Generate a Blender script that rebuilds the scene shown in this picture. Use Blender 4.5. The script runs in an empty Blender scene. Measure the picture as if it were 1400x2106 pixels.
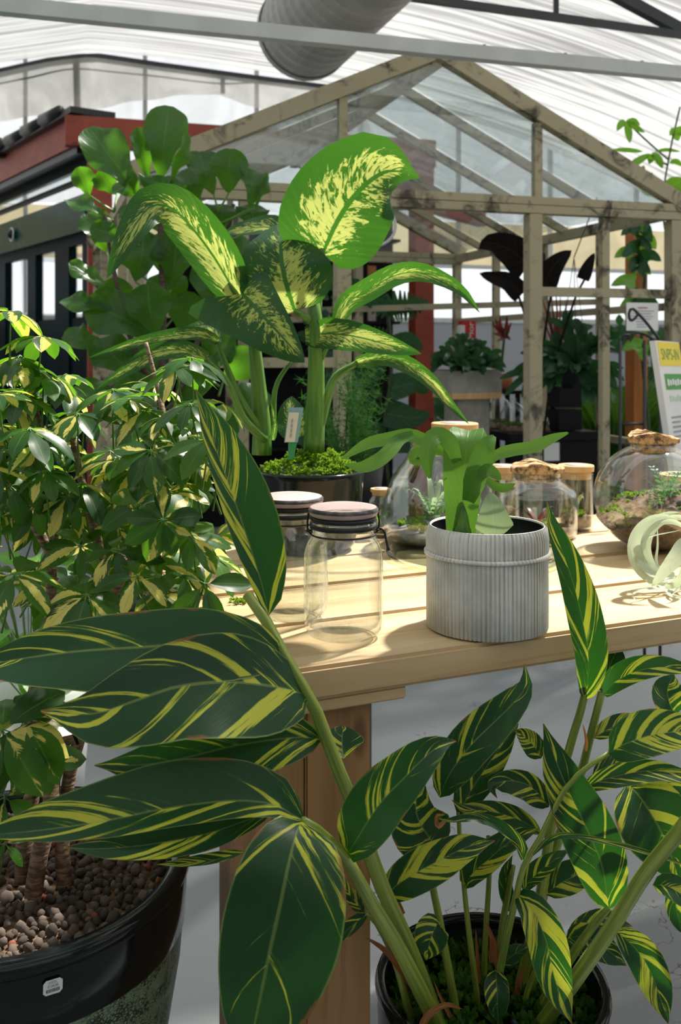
import bpy, bmesh, math, random
from mathutils import Vector, Matrix
random.seed(7)
R = random.random
def U(a, b): return a + (b - a) * random.random()
SC = bpy.context.scene
COL = SC.collection

# ---------------------------------------------------------------- camera
F, YH, CZ = 2000.0, 720.0, 1.25          # focal length in pixels, horizon row, eye height
cd = bpy.data.cameras.new('camera')
cam = bpy.data.objects.new('camera', cd); COL.objects.link(cam)
cam.location = (0, 0, CZ); cam.rotation_euler = (math.pi / 2, 0, 0)
cd.sensor_fit = 'AUTO'; cd.sensor_width = 36.0
cd.lens = 36.0 * F / 2106.0
cd.shift_y = -(1053.0 - YH) / 2106.0
cd.clip_start = 0.05; cd.clip_end = 200
cd.dof.use_dof = True; cd.dof.focus_distance = 1.36; cd.dof.aperture_fstop = 8.0
SC.camera = cam

# ---------------------------------------------------------------- sky, sun, exposure
w = bpy.data.worlds.new('overcast_sky'); SC.world = w; w.use_nodes = True
bg = w.node_tree.nodes['Background']
bg.inputs[0].default_value = (0.93, 0.97, 1.0, 1); bg.inputs[1].default_value = 1.25
sd = bpy.data.lights.new('sun', 'SUN'); sd.energy = 10.0; sd.angle = math.radians(3.0)
sd.color = (1.0, 0.95, 0.86)
sun = bpy.data.objects.new('sun', sd); COL.objects.link(sun)
sun.location = (4, 6, 9)
sun.rotation_euler = Vector((-0.50, -0.55, -1.05)).to_track_quat('-Z', 'Y').to_euler()
vs = SC.view_settings
vs.view_transform = 'Standard'; vs.look = 'None'; vs.gamma = 1.0; vs.use_curve_mapping = False
vs.exposure = 0.08
SC.cycles.transparent_max_bounces = 32
SC.cycles.max_bounces = 8
SC.cycles.sample_clamp_indirect = 6.0

# ---------------------------------------------------------------- helpers
def at(px, py, Y): return Vector(((px - 700) / F * Y, Y, CZ - (py - YH) / F * Y))
WP = {}                                   # world position of each parent (none of these is rotated)
def link(o): COL.objects.link(o); return o
def tag(o, label=None, cat=None, group=None, kind=None):
    if label: o['label'] = label
    if cat: o['category'] = cat
    if group: o['group'] = group
    if kind: o['kind'] = kind
    return o
def thing(name, label, cat, loc=(0, 0, 0), group=None, rotz=0.0):
    o = link(bpy.data.objects.new(name, None)); o.location = loc; o.empty_display_size = 0.05
    o.rotation_euler = (0, 0, rotz)
    WP[o.name] = Vector(loc)
    return tag(o, label, cat, group)
def mk(name, verts, faces, mat, parent=None, uv=None, smooth=True, local=False, loc=None, kind=None, label=None, lr=None):
    me = bpy.data.meshes.new(name)
    me.from_pydata([tuple(v) for v in verts], [], faces)
    if smooth: me.polygons.foreach_set('use_smooth', [True] * len(me.polygons))
    if uv is not None:
        ul = me.uv_layers.new(name='UVMap')
        li = [0] * len(me.loops); me.loops.foreach_get('vertex_index', li)
        fl = [0.0] * (2 * len(li))
        for i, v in enumerate(li): fl[2 * i], fl[2 * i + 1] = uv[v]
        ul.data.foreach_set('uv', fl)
    if lr is not None:
        a = me.attributes.new('lr', 'FLOAT', 'POINT'); a.data.foreach_set('value', lr)
    me.materials.append(MAT[mat] if isinstance(mat, str) else mat)
    return mo(name, me, parent, local, loc, kind, label)
def mo(name, me, parent=None, local=False, loc=None, kind=None, label=None):
    """object from mesh data; verts in world coordinates unless local"""
    o = link(bpy.data.objects.new(name, me))
    if parent is not None:
        o.parent = parent
        pw = WP.get(parent.name, Vector((0, 0, 0)))
        if not local: o.location = -pw; WP[o.name] = Vector((0, 0, 0))
        else: o.location = loc or (0, 0, 0); WP[o.name] = pw + o.location
    else:
        if loc is not None: o.location = loc
        WP[o.name] = Vector(o.location)
    if kind: o['kind'] = kind
    if label: o['label'] = label
    return o
class MB:
    """collects shapes for one mesh"""
    def __init__(s): s.v = []; s.f = []; s.uv = []; s.lr = []
    def add(s, v, f, uv=None, lr=0.0):
        n = len(s.v); s.v += [Vector(p) for p in v]; s.f += [tuple(i + n for i in q) for q in f]
        s.uv += (uv if uv else [(0, 0)] * len(v)); s.lr += [lr] * len(v); return s
    def box(s, c, d, X=None, Y=None, Z=None):
        X = (X or Vector((1, 0, 0))); Y = (Y or Vector((0, 1, 0))); Z = (Z or X.cross(Y)); c = Vector(c)
        v = [c + X * (a * d[0] / 2) + Y * (b * d[1] / 2) + Z * (e * d[2] / 2) for a in (-1, 1) for b in (-1, 1) for e in (-1, 1)]
        return s.add(v, [(0, 1, 3, 2), (4, 6, 7, 5), (0, 4, 5, 1), (2, 3, 7, 6), (0, 2, 6, 4), (1, 5, 7, 3)])
    def bar(s, p, q, wd, ht, up=Vector((0, 0, 1))):
        p = Vector(p); q = Vector(q); T = (q - p); L = T.length; T.normalize()
        S = T.cross(up).normalized(); Uq = S.cross(T)
        return s.box((p + q) / 2, (L, wd, ht), T, S, Uq)
    def tube(s, pts, rad, seg=7, cap=True):
        pts = [Vector(p) for p in pts]; n = len(pts)
        if not hasattr(rad, '__len__'): rad = [rad] * n
        ref = Vector((0.3, 0.2, 1)).normalized()
        v = []; f = []; uv = []
        pS = None
        for i, p in enumerate(pts):
            T = (pts[min(i + 1, n - 1)] - pts[max(i - 1, 0)]).normalized()
            S = (pS - T * pS.dot(T)) if pS else T.cross(ref)
            if S.length < 1e-4: S = T.cross(Vector((1, 0, 0)))
            S.normalize(); B = T.cross(S); pS = S
            for k in range(seg):
                a = 2 * math.pi * k / seg
                v.append(p + (S * math.cos(a) + B * math.sin(a)) * rad[i]); uv.append((i / max(1, n - 1), k / seg))
        for i in range(n - 1):
            for k in range(seg):
                k2 = (k + 1) % seg
                f.append((i * seg + k, i * seg + k2, (i + 1) * seg + k2, (i + 1) * seg + k))
        if cap: f.append(tuple(range(seg))[::-1]); f.append(tuple((n - 1) * seg + k for k in range(seg)))
        return s.add(v, f, uv)
    def lathe(s, prof, seg=40, c=(0, 0, 0), rib=None):
        c = Vector(c); n = len(prof); v = []; f = []
        for i, (r, z) in enumerate(prof):
            for k in range(seg):
                a = 2 * math.pi * k / seg
                rr = r if rib is None else rib(r, z, a, k)
                v.append(c + Vector((rr * math.cos(a), rr * math.sin(a), z)))
        for i in range(n - 1):
            for k in range(seg):
                k2 = (k + 1) % seg
                f.append((i * seg + k, i * seg + k2, (i + 1) * seg + k2, (i + 1) * seg + k))
        return s.add(v, f)
    def disc(s, r, z, seg=40, c=(0, 0, 0), down=False):
        c = Vector(c); v = [c + Vector((r * math.cos(2 * math.pi * k / seg), r * math.sin(2 * math.pi * k / seg), z)) for k in range(seg)]
        q = tuple(range(seg)); return s.add(v, [q[::-1] if down else q])
    def blob(s, c, r, seg=7, rings=5, jit=0.0, sq=(1, 1, 1)):
        c = Vector(c); v = [c + Vector((0, 0, r * sq[2]))]; f = []
        for i in range(1, rings):
            th = math.pi * i / rings
            for k in range(seg):
                a = 2 * math.pi * k / seg; q = 1 + U(-jit, jit)
                v.append(c + Vector((math.sin(th) * math.cos(a) * sq[0], math.sin(th) * math.sin(a) * sq[1], math.cos(th) * sq[2])) * r * q)
        v.append(c - Vector((0, 0, r * sq[2]))); L = len(v) - 1
        for k in range(seg):
            k2 = (k + 1) % seg; f.append((0, 1 + k, 1 + k2)); b = 1 + (rings - 2) * seg; f.append((L, b + k2, b + k))
            for i in range(rings - 2): f.append((1 + i * seg + k, 1 + (i + 1) * seg + k, 1 + (i + 1) * seg + k2, 1 + i * seg + k2))
        return s.add(v, f)
    def build(s, name, mat, parent=None, **kw):
        return mk(name, s.v, s.f, mat, parent, uv=kw.pop('uv', s.uv), lr=s.lr, **kw)

def spline(pts, n):
    """Catmull-Rom through pts, n+1 samples evenly by index"""
    P = [Vector(p) for p in pts]; m = len(P)
    if m == 2: return [P[0].lerp(P[1], i / n) for i in range(n + 1)]
    seg = [max(1e-6, (P[i + 1] - P[i]).length) for i in range(m - 1)]; tot = sum(seg)
    cum = [0]
    for q in seg: cum.append(cum[-1] + q)
    out = []
    for i in range(n + 1):
        d = tot * i / n; j = 0
        while j < m - 2 and cum[j + 1] < d: j += 1
        t = (d - cum[j]) / seg[j]
        p0 = P[j - 1] if j > 0 else P[j] * 2 - P[j + 1]; p1 = P[j]; p2 = P[j + 1]; p3 = P[j + 2] if j + 2 < m else P[j + 1] * 2 - P[j]
        out.append(0.5 * ((2 * p1) + (p2 - p0) * t + (2 * p0 - 5 * p1 + 4 * p2 - p3) * t * t + (3 * p1 - p0 - 3 * p2 + p3) * t ** 3))
    return out
def S_(t, a, b): return math.sin(math.pi * min(1, max(0, t)) ** a) ** b if 0 < t < 1 else 0.0
PROF = {
 'ginger': lambda t: S_(t, .78, .78) if t < .8 else S_(t, .78, .78 + (t - .8) * 1.6),
 'dieff': lambda t: S_((t + .05) / 1.05, .62, .72),
 'ficus': lambda t: S_(t * .985, 1.5, .62) * (1 - .22 * math.exp(-((t - .32) / .12) ** 2)),
 'schef': lambda t: S_(t, 1.05, .72),
 'oval': lambda t: S_(t, .9, .7),
 'strip': lambda t: min(1, .35 + t * 6) * (1 - t ** 4),
 'blade': lambda t: min(1, .4 + t * 3) * (1 - t) ** .6,
 'heart': lambda t: S_((t + .12) / 1.12, .5, .6),
}
CAMP = Vector((0, 0, CZ))
def leaf_geo(pts, wl, wr, prof='ginger', up=0.3, roll=0.0, fold=12, wave=0.0, n=14, m=3, cup=0.0, ref=None, roll2=None, comp=True, ph=None, sweep=0.0):
    """a blade swept along its midrib; wl / wr half widths (m) left and right of travel, seen from the front"""
    C = spline(pts, n); v = []; f = []; uv = []; pf = PROF[prof]
    fo = math.radians(fold); cf, sf = math.cos(fo), math.sin(fo)
    ph = U(0, 6) if ph is None else ph
    pN = None
    for i in range(n + 1):
        t = i / n; P = C[i]
        T = (C[min(i + 1, n)] - C[max(i - 1, 0)]).normalized()
        V = (CAMP - P).normalized()
        N0 = (V * (1 - up) + Vector((0, 0, 1)) * up) if ref is None else ref
        N = N0 - T * N0.dot(T)
        if N.length < .15: N = (pN if pN else Vector((0, 0, 1)) - T * T.z)
        N.normalize()
        if pN is not None and N.dot(pN) < 0.2: N = (N + pN * 1.2); N = (N - T * N.dot(T)).normalized()
        pN = N.copy()
        k = 1 / max(.45, abs(N.dot((V - T * V.dot(T)).normalized()))) if comp else 1.0
        rl = math.radians(roll if roll2 is None else roll + (roll2 - roll) * t)
        S = T.cross(N); N, S = N * math.cos(rl) + S * math.sin(rl), S * math.cos(rl) - N * math.sin(rl)
        w_ = max(.015, pf(t))
        for j in range(-m, m + 1):
            q = j / m; h = (wr if q > 0 else wl) * w_ * k
            a = abs(q)
            v.append(P + S * (h * q * cf) - T * (h * a * sweep * (1 - t)) + N * (h * a * sf - cup * a * a * h + wave * h * a * a * math.sin(t * 11 + ph + (1.3 if q > 0 else 0))))
            uv.append((t, .5 + .5 * q))
    W = 2 * m + 1
    for i in range(n):
        for j in range(2 * m): f.append((i * W + j, i * W + j + 1, (i + 1) * W + j + 1, (i + 1) * W + j))
    return v, f, uv
def leaf(name, parent, mat, P, wl, wr, label=None, **kw):
    """P: (px, py, Y) points base to tip; widths in photo pixels at the leaf's mean distance"""
    pts = [at(*p) for p in P]; Ym = sum(p[2] for p in P) / len(P)
    v, f, uv = leaf_geo(pts, wl * Ym / F, wr * Ym / F, **kw)
    o = mk(name, v, f, mat, parent, uv=uv, lr=[R()] * len(v), label=label)
    return o
# ---------------------------------------------------------------- materials
MAT = {}
class G:
    def __init__(s, name):
        s.m = bpy.data.materials.new(name); s.m.use_nodes = True; s.t = s.m.node_tree; s.t.nodes.clear()
        s.out = s.t.nodes.new('ShaderNodeOutputMaterial'); MAT[name] = s.m
    def n(s, typ, ins=None, **props):
        o = s.t.nodes.new('ShaderNode' + typ)
        for k, v in props.items(): setattr(o, k, v)
        for k, v in (ins or {}).items(): s.set(o.inputs[k], v)
        return o
    def set(s, sock, v):
        if hasattr(v, 'is_output'): s.t.links.new(v, sock)
        elif isinstance(v, (tuple, list)) and len(v) == 3 and sock.type == 'RGBA': sock.default_value = (*v, 1)
        else: sock.default_value = v
    def ma(s, op, a, b=0.0, c=0.0, clamp=False):
        o = s.n('Math', {0: a, 1: b, 2: c}, operation=op); o.use_clamp = clamp; return o.outputs[0]
    def mix(s, f, a, b):
        o = s.n('Mix', data_type='RGBA'); s.set(o.inputs[0], f); s.set(o.inputs[6], a); s.set(o.inputs[7], b); return o.outputs[2]
    def sm(s, x, a, b):
        return s.n('MapRange', {0: x, 1: a, 2: b, 3: 0.0, 4: 1.0}, interpolation_type='SMOOTHSTEP').outputs[0]
    def xyz(s, x, y, z): return s.n('CombineXYZ', {0: x, 1: y, 2: z}).outputs[0]
    def noise(s, vec, scale=1.0, detail=2.0, rough=.5, dist=0.0):
        return s.n('TexNoise', {'Vector': vec, 'Scale': scale, 'Detail': detail, 'Roughness': rough, 'Distortion': dist}).outputs[0]
    def obj(s, sx=1, sy=1, sz=1):
        c = s.n('TexCoord').outputs['Object']
        return s.n('VectorMath', {0: c, 1: (sx, sy, sz)}, operation='MULTIPLY').outputs[0]
    def bump(s, h, strength=.3, dist=.01):
        return s.n('Bump', {'Strength': strength, 'Distance': dist, 'Height': h}).outputs[0]
    def pr(s, col, rough=.5, metal=0.0, normal=None, **kw):
        ins = {'Base Color': col, 'Roughness': rough, 'Metallic': metal}; ins.update(kw)
        if normal is not None: ins['Normal'] = normal
        return s.n('BsdfPrincipled', ins).outputs[0]
    def done(s, sh): s.t.links.new(sh, s.out.inputs[0]); return s.m
    def mixs(s, f, a, b):
        o = s.n('MixShader', {0: f}); s.t.links.new(a, o.inputs[1]); s.t.links.new(b, o.inputs[2]); return o.outputs[0]

def plain(name, col, rough=.5, metal=0.0, var=.25, scale=8, bump=0.0, bscale=40, dark=None, **kw):
    g = G(name); c = g.obj()
    nz = g.noise(c, scale, 3)
    d = dark or tuple(x * (1 - var) for x in col)
    colr = g.mix(g.sm(nz, .35, .65), d, col)
    nm = g.bump(g.noise(c, bscale, 3), bump, .004) if bump else None
    return g.done(g.pr(colr, rough, metal, nm, **kw))
def leafuv(g):
    uvn = g.n('UVMap'); sp = g.n('SeparateXYZ', {0: uvn.outputs[0]})
    u = sp.outputs[0]; v = g.ma('MULTIPLY', g.ma('SUBTRACT', sp.outputs[1], .5), 2.0)
    av = g.ma('ABSOLUTE', v); sd_ = g.ma('SIGN', v)
    rnd = g.ma('ADD', g.n('ObjectInfo').outputs['Random'], g.n('Attribute', attribute_name='lr').outputs['Fac'])
    return u, v, av, sd_, rnd
def leafshader(g, col, tcol, rough=.38, tr=.38, normal=None, spec=.5):
    p = g.pr(col, rough, 0.0, normal, **{'Specular IOR Level': spec})
    t = g.n('BsdfTranslucent', {'Color': tcol})
    if normal is not None: g.set(t.inputs['Normal'], normal)
    return g.done(g.mixs(tr, p, t.outputs[0]))

def mat_ginger():
    g = G('ginger_leaf'); u, v, av, sd_, r = leafuv(g); r100 = g.ma('MULTIPLY', r, 57.0)
    w_ = g.ma('SUBTRACT', u, g.ma('MULTIPLY', g.ma('POWER', av, 1.15), .27))
    n1 = g.noise(g.xyz(g.ma('MULTIPLY', w_, 10.0), g.ma('MULTIPLY', sd_, 3.7), r100), 1.0, 1.0)
    n2 = g.noise(g.xyz(g.ma('MULTIPLY', w_, 48.0), g.ma('ADD', g.ma('MULTIPLY', sd_, 3.7), g.ma('MULTIPLY', av, .8)), r100), 1.0, 2.0)
    n3 = g.noise(g.xyz(g.ma('MULTIPLY', w_, 130.0), g.ma('MULTIPLY', av, 5.0), r100), 1.0, 2.0)
    n4 = g.noise(g.xyz(g.ma('MULTIPLY', w_, 3.0), g.ma('MULTIPLY', v, 1.3), r100), 1.0, 1.0)
    s = g.ma('ADD', g.ma('MULTIPLY', g.ma('SUBTRACT', n1, .5), 1.9), g.ma('MULTIPLY', g.ma('SUBTRACT', n2, .5), .75))
    s = g.ma('ADD', s, g.ma('MULTIPLY', g.ma('SUBTRACT', n3, .5), .22))
    s = g.ma('ADD', s, g.ma('MULTIPLY', g.ma('SUBTRACT', n4, .5), .4))
    s = g.ma('ADD', s, g.ma('MULTIPLY', g.ma('SUBTRACT', g.ma('FRACT', g.ma('MULTIPLY', r, 5.3)), .35), .20))
    st = g.sm(s, .16, .27)
    fade = g.sm(s, .06, .30)
    edge = g.sm(av, .955, .99); rib = g.ma('SUBTRACT', 1.0, g.sm(av, .015, .045))
    col = g.mix(fade, (.011, .048, .020), (.028, .115, .016))
    col = g.mix(st, col, (.50, .52, .05))
    col = g.mix(g.ma('MULTIPLY', g.ma('MAXIMUM', edge, g.ma('MULTIPLY', rib, .7)), .75), col, (.26, .34, .09))
    tip = g.ma('MULTIPLY', g.sm(u, .955, .99), .8)
    col = g.mix(tip, col, (.22, .075, .02))
    wear = g.ma('MULTIPLY', g.sm(g.ma('ADD', av, g.ma('MULTIPLY', g.ma('SUBTRACT', n2, .5), .12)), .91, .96), g.sm(g.noise(g.xyz(g.ma('MULTIPLY', u, 5.0), g.ma('MULTIPLY', sd_, 7.0), r100), 1.0, 2.0), .56, .64))
    col = g.mix(wear, col, (.26, .10, .035))
    tc = g.mix(st, (.04, .20, .012), (.62, .70, .05))
    nm = g.bump(n3, .12, .002)
    leafshader(g, col, tc, .38, .32, nm, .32)
mat_ginger()
def mat_dieff():
    g = G('dieffenbachia_leaf'); u, v, av, sd_, r = leafuv(g); r100 = g.ma('MULTIPLY', r, 41.0)
    w_ = g.ma('SUBTRACT', u, g.ma('MULTIPLY', av, .30))
    n1 = g.noise(g.xyz(g.ma('MULTIPLY', w_, 30.0), g.ma('ADD', g.ma('MULTIPLY', sd_, 5), g.ma('MULTIPLY', av, 5.0)), r100), 1.0, 6.0, .68, .6)
    n2 = g.noise(g.xyz(g.ma('MULTIPLY', w_, 3.0), g.ma('MULTIPLY', v, 1.2), r100), 1.0, 1.0)
    thr = g.ma('ADD', g.ma('ADD', .40, g.ma('MULTIPLY', g.ma('FRACT', g.ma('MULTIPLY', r, 5.77)), .06)), g.ma('MULTIPLY', g.ma('POWER', av, 2.4), .33))
    thr = g.ma('ADD', thr, g.ma('MULTIPLY', g.sm(u, .75, 1.0), .2))
    x = g.ma('SUBTRACT', g.ma('ADD', n1, g.ma('MULTIPLY', g.ma('SUBTRACT', n2, .5), .4)), thr)
    st = g.sm(x, .02, .10)
    rib = g.ma('SUBTRACT', 1.0, g.sm(av, .035, .055))
    st = g.ma('MULTIPLY', st, g.ma('SUBTRACT', 1.0, rib))
    col = g.mix(st, (.016, .070, .026), (.42, .52, .11))
    col = g.mix(rib, col, (.05, .15, .04))
    tc = g.mix(st, (.055, .190, .012), (.58, .64, .16)); tc = g.mix(rib, tc, (.05, .2, .01))
    vein = g.noise(g.xyz(g.ma('MULTIPLY', w_, 26.0), 0.0, r100), 1.0, 1.0)
    leafshader(g, col, tc, .33, .45, g.bump(vein, .25, .004), .35)
mat_dieff()
def mat_schef():
    g = G('schefflera_leaf'); u, v, av, sd_, r = leafuv(g); r100 = g.ma('MULTIPLY', r, 83.0)
    w_ = g.ma('SUBTRACT', u, g.ma('MULTIPLY', av, .35))
    n1 = g.noise(g.xyz(g.ma('MULTIPLY', u, 1.3), g.ma('MULTIPLY', v, .9), r100), 1.0, 1.0)
    n2 = g.noise(g.xyz(g.ma('MULTIPLY', w_, 16.0), sd_, r100), 1.0, 2.0)
    pick = g.ma('FRACT', g.ma('MULTIPLY', r, 7.31))
    x = g.ma('ADD', n1, g.ma('MULTIPLY', g.ma('SUBTRACT', .45, av), .30))
    x = g.ma('ADD', x, g.ma('MULTIPLY', g.ma('SUBTRACT', n2, .5), .30))
    x = g.ma('ADD', x, g.ma('MULTIPLY', g.ma('SUBTRACT', pick, .80), .62))
    st = g.sm(x, .50, .535)
    hue = g.ma('FRACT', g.ma('MULTIPLY', r, 3.77))
    green = g.mix(hue, (.010, .040, .016), (.030, .115, .012))
    col = g.mix(st, green, (.70, .62, .16))
    rib = g.ma('SUBTRACT', 1.0, g.sm(av, .02, .07))
    col = g.mix(g.ma('MULTIPLY', rib, .5), col, (.14, .24, .06))
    tc = g.mix(st, g.mix(hue, (.10, .30, .012), (.22, .52, .02)), (.80, .74, .10))
    leafshader(g, col, tc, .34, .38, None, .35)
mat_schef()
def mat_leaf(name, dark, lite, tcol, rough=.35, tr=.38, veins=9.0, vcol=None, vk=.30, spec=.5, spread=1.0):
    g = G(name); u, v, av, sd_, r = leafuv(g); r100 = g.ma('MULTIPLY', r, 61.0)
    w_ = g.ma('SUBTRACT', u, g.ma('MULTIPLY', g.ma('POWER', av, .9), vk))
    n = g.noise(g.xyz(g.ma('MULTIPLY', u, 3.0), g.ma('MULTIPLY', v, 2.0), r100), 1.0, 3.0)
    col = g.mix(g.ma('ADD', g.ma('MULTIPLY', g.ma('FRACT', r100), .6 * spread), g.ma('MULTIPLY', n, .4), 0, True), dark, lite)
    ph = g.ma('ABSOLUTE', g.ma('SUBTRACT', g.ma('FRACT', g.ma('MULTIPLY', g.ma('ADD', w_, 1.0), veins)), .5))
    line = g.ma('SUBTRACT', 1.0, g.sm(ph, .02, .09)); rib = g.ma('SUBTRACT', 1.0, g.sm(av, .015, .05))
    vv = g.ma('MAXIMUM', g.ma('MULTIPLY', line, .55), rib)
    vc = vcol or tuple(min(1, x * 2.2 + .02) for x in lite)
    col = g.mix(g.ma('MULTIPLY', vv, .6), col, vc)
    leafshader(g, col, g.mix(g.ma('MULTIPLY', vv, .35), tcol, vc), rough, tr, g.bump(vv, .25, .003), spec)
mat_leaf('ficus_leaf', (.010, .040, .012), (.030, .095, .012), (.16, .46, .015), .30, .36, 8.0, spec=.35)
mat_leaf('staghorn_leaf', (.06, .18, .022), (.09, .24, .035), (.20, .45, .04), .42, .30, 5.0, (.16, .33, .08), .5, .4)
mat_leaf('shield_frond', (.30, .42, .25), (.36, .48, .30), (.45, .60, .25), .6, .4, 7.0, (.5, .6, .45), .8, .3)
mat_leaf('dark_staghorn_leaf', (.009, .040, .017), (.026, .090, .036), (.05, .18, .03), .42, .25, 5.0, spec=.3)
mat_leaf('fern_leaf', (.02, .10, .02), (.05, .20, .03), (.12, .40, .03), .45, .35, 9.0)
mat_leaf('bright_leaf', (.06, .22, .02), (.10, .32, .03), (.30, .62, .03), .35, .45, 7.0)
mat_leaf('black_leaf', (.004, .003, .003), (.008, .005, .005), (.015, .006, .004), .5, .06, 6.0, spec=.15)
mat_leaf('red_leaf', (.06, .012, .014), (.13, .02, .02), (.30, .03, .02), .4, .3, 6.0)
mat_leaf('silver_leaf', (.42, .50, .40), (.55, .62, .52), (.55, .65, .42), .65, .30, 1.0, (.55, .62, .5), .1, .2)
mat_leaf('dry_leaf', (.20, .075, .02), (.32, .14, .05), (.45, .18, .04), .7, .3, 3.0)
mat_leaf('moss', (.05, .12, .012), (.16, .30, .030), (.30, .48, .03), .8, .35, 1.0, None, .3, .1, 1.6)
mat_leaf('dark_moss', (.015, .05, .008), (.05, .13, .015), (.10, .24, .02), .8, .3, 1.0, None, .3, .1, 1.6)
def stem(name, a, b):
    g = G(name); uvn = g.n('UVMap'); sp = g.n('SeparateXYZ', {0: uvn.outputs[0]})
    nz = g.noise(g.xyz(g.ma('MULTIPLY', sp.outputs[0], 3.0), g.ma('MULTIPLY', sp.outputs[1], 9.0), 0.0), 1.0, 3.0)
    c = g.mix(g.sm(nz, .35, .65), a, b)
    g.done(g.pr(c, .42))
stem('ginger_stem', (.13, .20, .025), (.30, .36, .06)); stem('green_stem', (.05, .15, .015), (.12, .26, .03)); stem('dark_stem', (.02, .05, .015), (.05, .09, .03))
def bark(name, a, b, sc=1.0):
    g = G(name); c = g.obj(60 * sc, 60 * sc, 260 * sc)
    nz = g.noise(c, 1.0, 3); g.done(g.pr(g.mix(g.sm(nz, .35, .7), a, b), .75, 0, g.bump(nz, .5, .004)))
bark('bark', (.10, .055, .030), (.30, .20, .12)); bark('ficus_bark', (.05, .035, .025), (.12, .09, .06))

# setting
def mat_floor():
    g = G('painted_floor'); c = g.obj()
    nz = g.noise(c, .9, 4); fine = g.noise(c, 40, 3)
    col = g.mix(g.sm(nz, .3, .7), (.235, .26, .275), (.285, .31, .325))
    vor = g.n('TexVoronoi', {'Vector': g.n('VectorMath', {0: c, 1: g.n('TexNoise', {'Vector': c, 'Scale': 6.0, 'Detail': 4.0}).outputs[1]}, operation='ADD').outputs[0], 'Scale': 1.05}, feature='DISTANCE_TO_EDGE')
    crack = g.ma('SUBTRACT', 1.0, g.sm(vor.outputs[0], .0012, .0035))
    crack = g.ma('MULTIPLY', crack, g.sm(g.noise(c, 3.0, 1), .48, .55))
    col = g.mix(crack, col, (.08, .08, .08))
    g.done(g.pr(col, .45, 0, g.bump(g.ma('ADD', g.ma('MULTIPLY', fine, .2), g.ma('MULTIPLY', crack, -2.0)), .15, .004)))
mat_floor()
def mat_film(name, lo, hi, sx, sy, tfac, tint=(1, 1, 1), sc=.45):
    """thin translucent sheet: part of the light goes straight through, the rest scatters"""
    g = G(name); c = g.obj(sx, sy, 1.0)
    a = g.noise(c, 1.0, 4, .6, .6); b = g.noise(g.obj(.35, .5, .5), 1.0, 3)
    x = g.ma('ADD', g.ma('MULTIPLY', a, .7), g.ma('MULTIPLY', b, .3))
    k = g.sm(x, .38, .58)
    col = g.mix(k, tuple(lo * q for q in tint), tuple(hi * q for q in tint))
    tr = g.n('BsdfTransparent', {'Color': col}).outputs[0]
    tl = g.n('BsdfTranslucent', {'Color': g.mix(sc, (0, 0, 0), col)}).outputs[0]
    di = g.n('BsdfDiffuse', {'Color': col}).outputs[0]
    g.done(g.mixs(tfac, g.mixs(.30, tl, di), tr))
mat_film('roof_screen', .40, .95, .30, 15.0, .12, sc=.38)
mat_film('wall_film', .80, .95, 2.0, 1.0, .45, sc=.5)
mat_film('drape_film', .72, .95, 1.5, 5.0, .55, (1, .97, .90), sc=.7)
mat_film('cream_film', .80, .92, 1.5, 1.5, .45, (1, .92, .72), sc=.6)
def mat_glass(name, tint=(.97, .985, .975), edge=(.40, .50, .46), refl=1.0, rough=.0, haze=0.0):
    """clear thin glass: see-through in the middle, tinted and mirror-like at grazing angles"""
    g = G(name)
    lw = g.n('LayerWeight', {'Blend': .5}); fa = lw.outputs['Facing']
    fr = g.ma('ADD', .065, g.ma('MULTIPLY', g.ma('POWER', fa, 3.2), .75)); fc = g.ma('POWER', fa, 5.0)
    t = g.n('BsdfTransparent', {'Color': g.mix(fc, tint, edge)}).outputs[0]
    s = g.n('BsdfGlossy', {'Color': (refl, refl, refl), 'Roughness': rough}).outputs[0]
    sh = g.mixs(fr, t, s)
    if haze: sh = g.mixs(haze, sh, g.n('BsdfDiffuse', {'Color': (.7, .74, .74)}).outputs[0])
    g.done(sh)
mat_glass('clear_glass'); mat_glass('window_glass', (.93, .96, .96), (.6, .7, .7), .9, .01, .06)
mat_glass('green_glass', (.88, .94, .90), (.30, .46, .38))
mat_glass('clear_pane', (1, 1, 1), (.85, .9, .95))
def mat_wood(name, a, b, c3, ax=0, gs=1.0, rough=.6):
    g = G(name); s = [26 * gs] * 3; s[ax] = 1.4 * gs
    c = g.obj(*s); rnd = g.n('ObjectInfo').outputs['Random']
    c = g.n('VectorMath', {0: c, 1: g.xyz(g.ma('MULTIPLY', rnd, 31.0), g.ma('MULTIPLY', rnd, 17.0), g.ma('MULTIPLY', rnd, 23.0))}, operation='ADD').outputs[0]
    n1 = g.noise(c, .55, 3, .55, 1.2); n2 = g.noise(c, 2.6, 3, .6, .4)
    big = g.noise(g.obj(2.2, 2.2, 2.2), 1.0, 2)
    col = g.mix(g.sm(n1, .38, .66), a, b)
    col = g.mix(g.ma('MULTIPLY', g.sm(n2, .52, .72), .45), col, c3)
    col = g.mix(g.ma('MULTIPLY', g.sm(big, .45, .7), .35), col, c3)
    kn = g.n('TexVoronoi', {'Vector': g.obj(*[3.2 if i == ax else 9 for i in range(3)]), 'Scale': 1.0})
    knot = g.ma('SUBTRACT', 1.0, g.sm(kn.outputs[0], .05, .13))
    col = g.mix(g.ma('MULTIPLY', knot, .7), col, tuple(x * .35 for x in c3))
    g.done(g.pr(col, rough, 0, g.bump(g.ma('ADD', n1, n2), .22, .003)))
mat_wood('table_wood', (.50, .35, .18), (.62, .47, .28), (.32, .18, .075), 0, 1.0, .6)
mat_wood('leg_wood', (.30, .155, .055), (.38, .21, .08), (.17, .08, .03), 2, 1.0, .6)
mat_wood('red_wood', (.26, .040, .018), (.33, .055, .022), (.16, .025, .012), 0, .4, .55)
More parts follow.
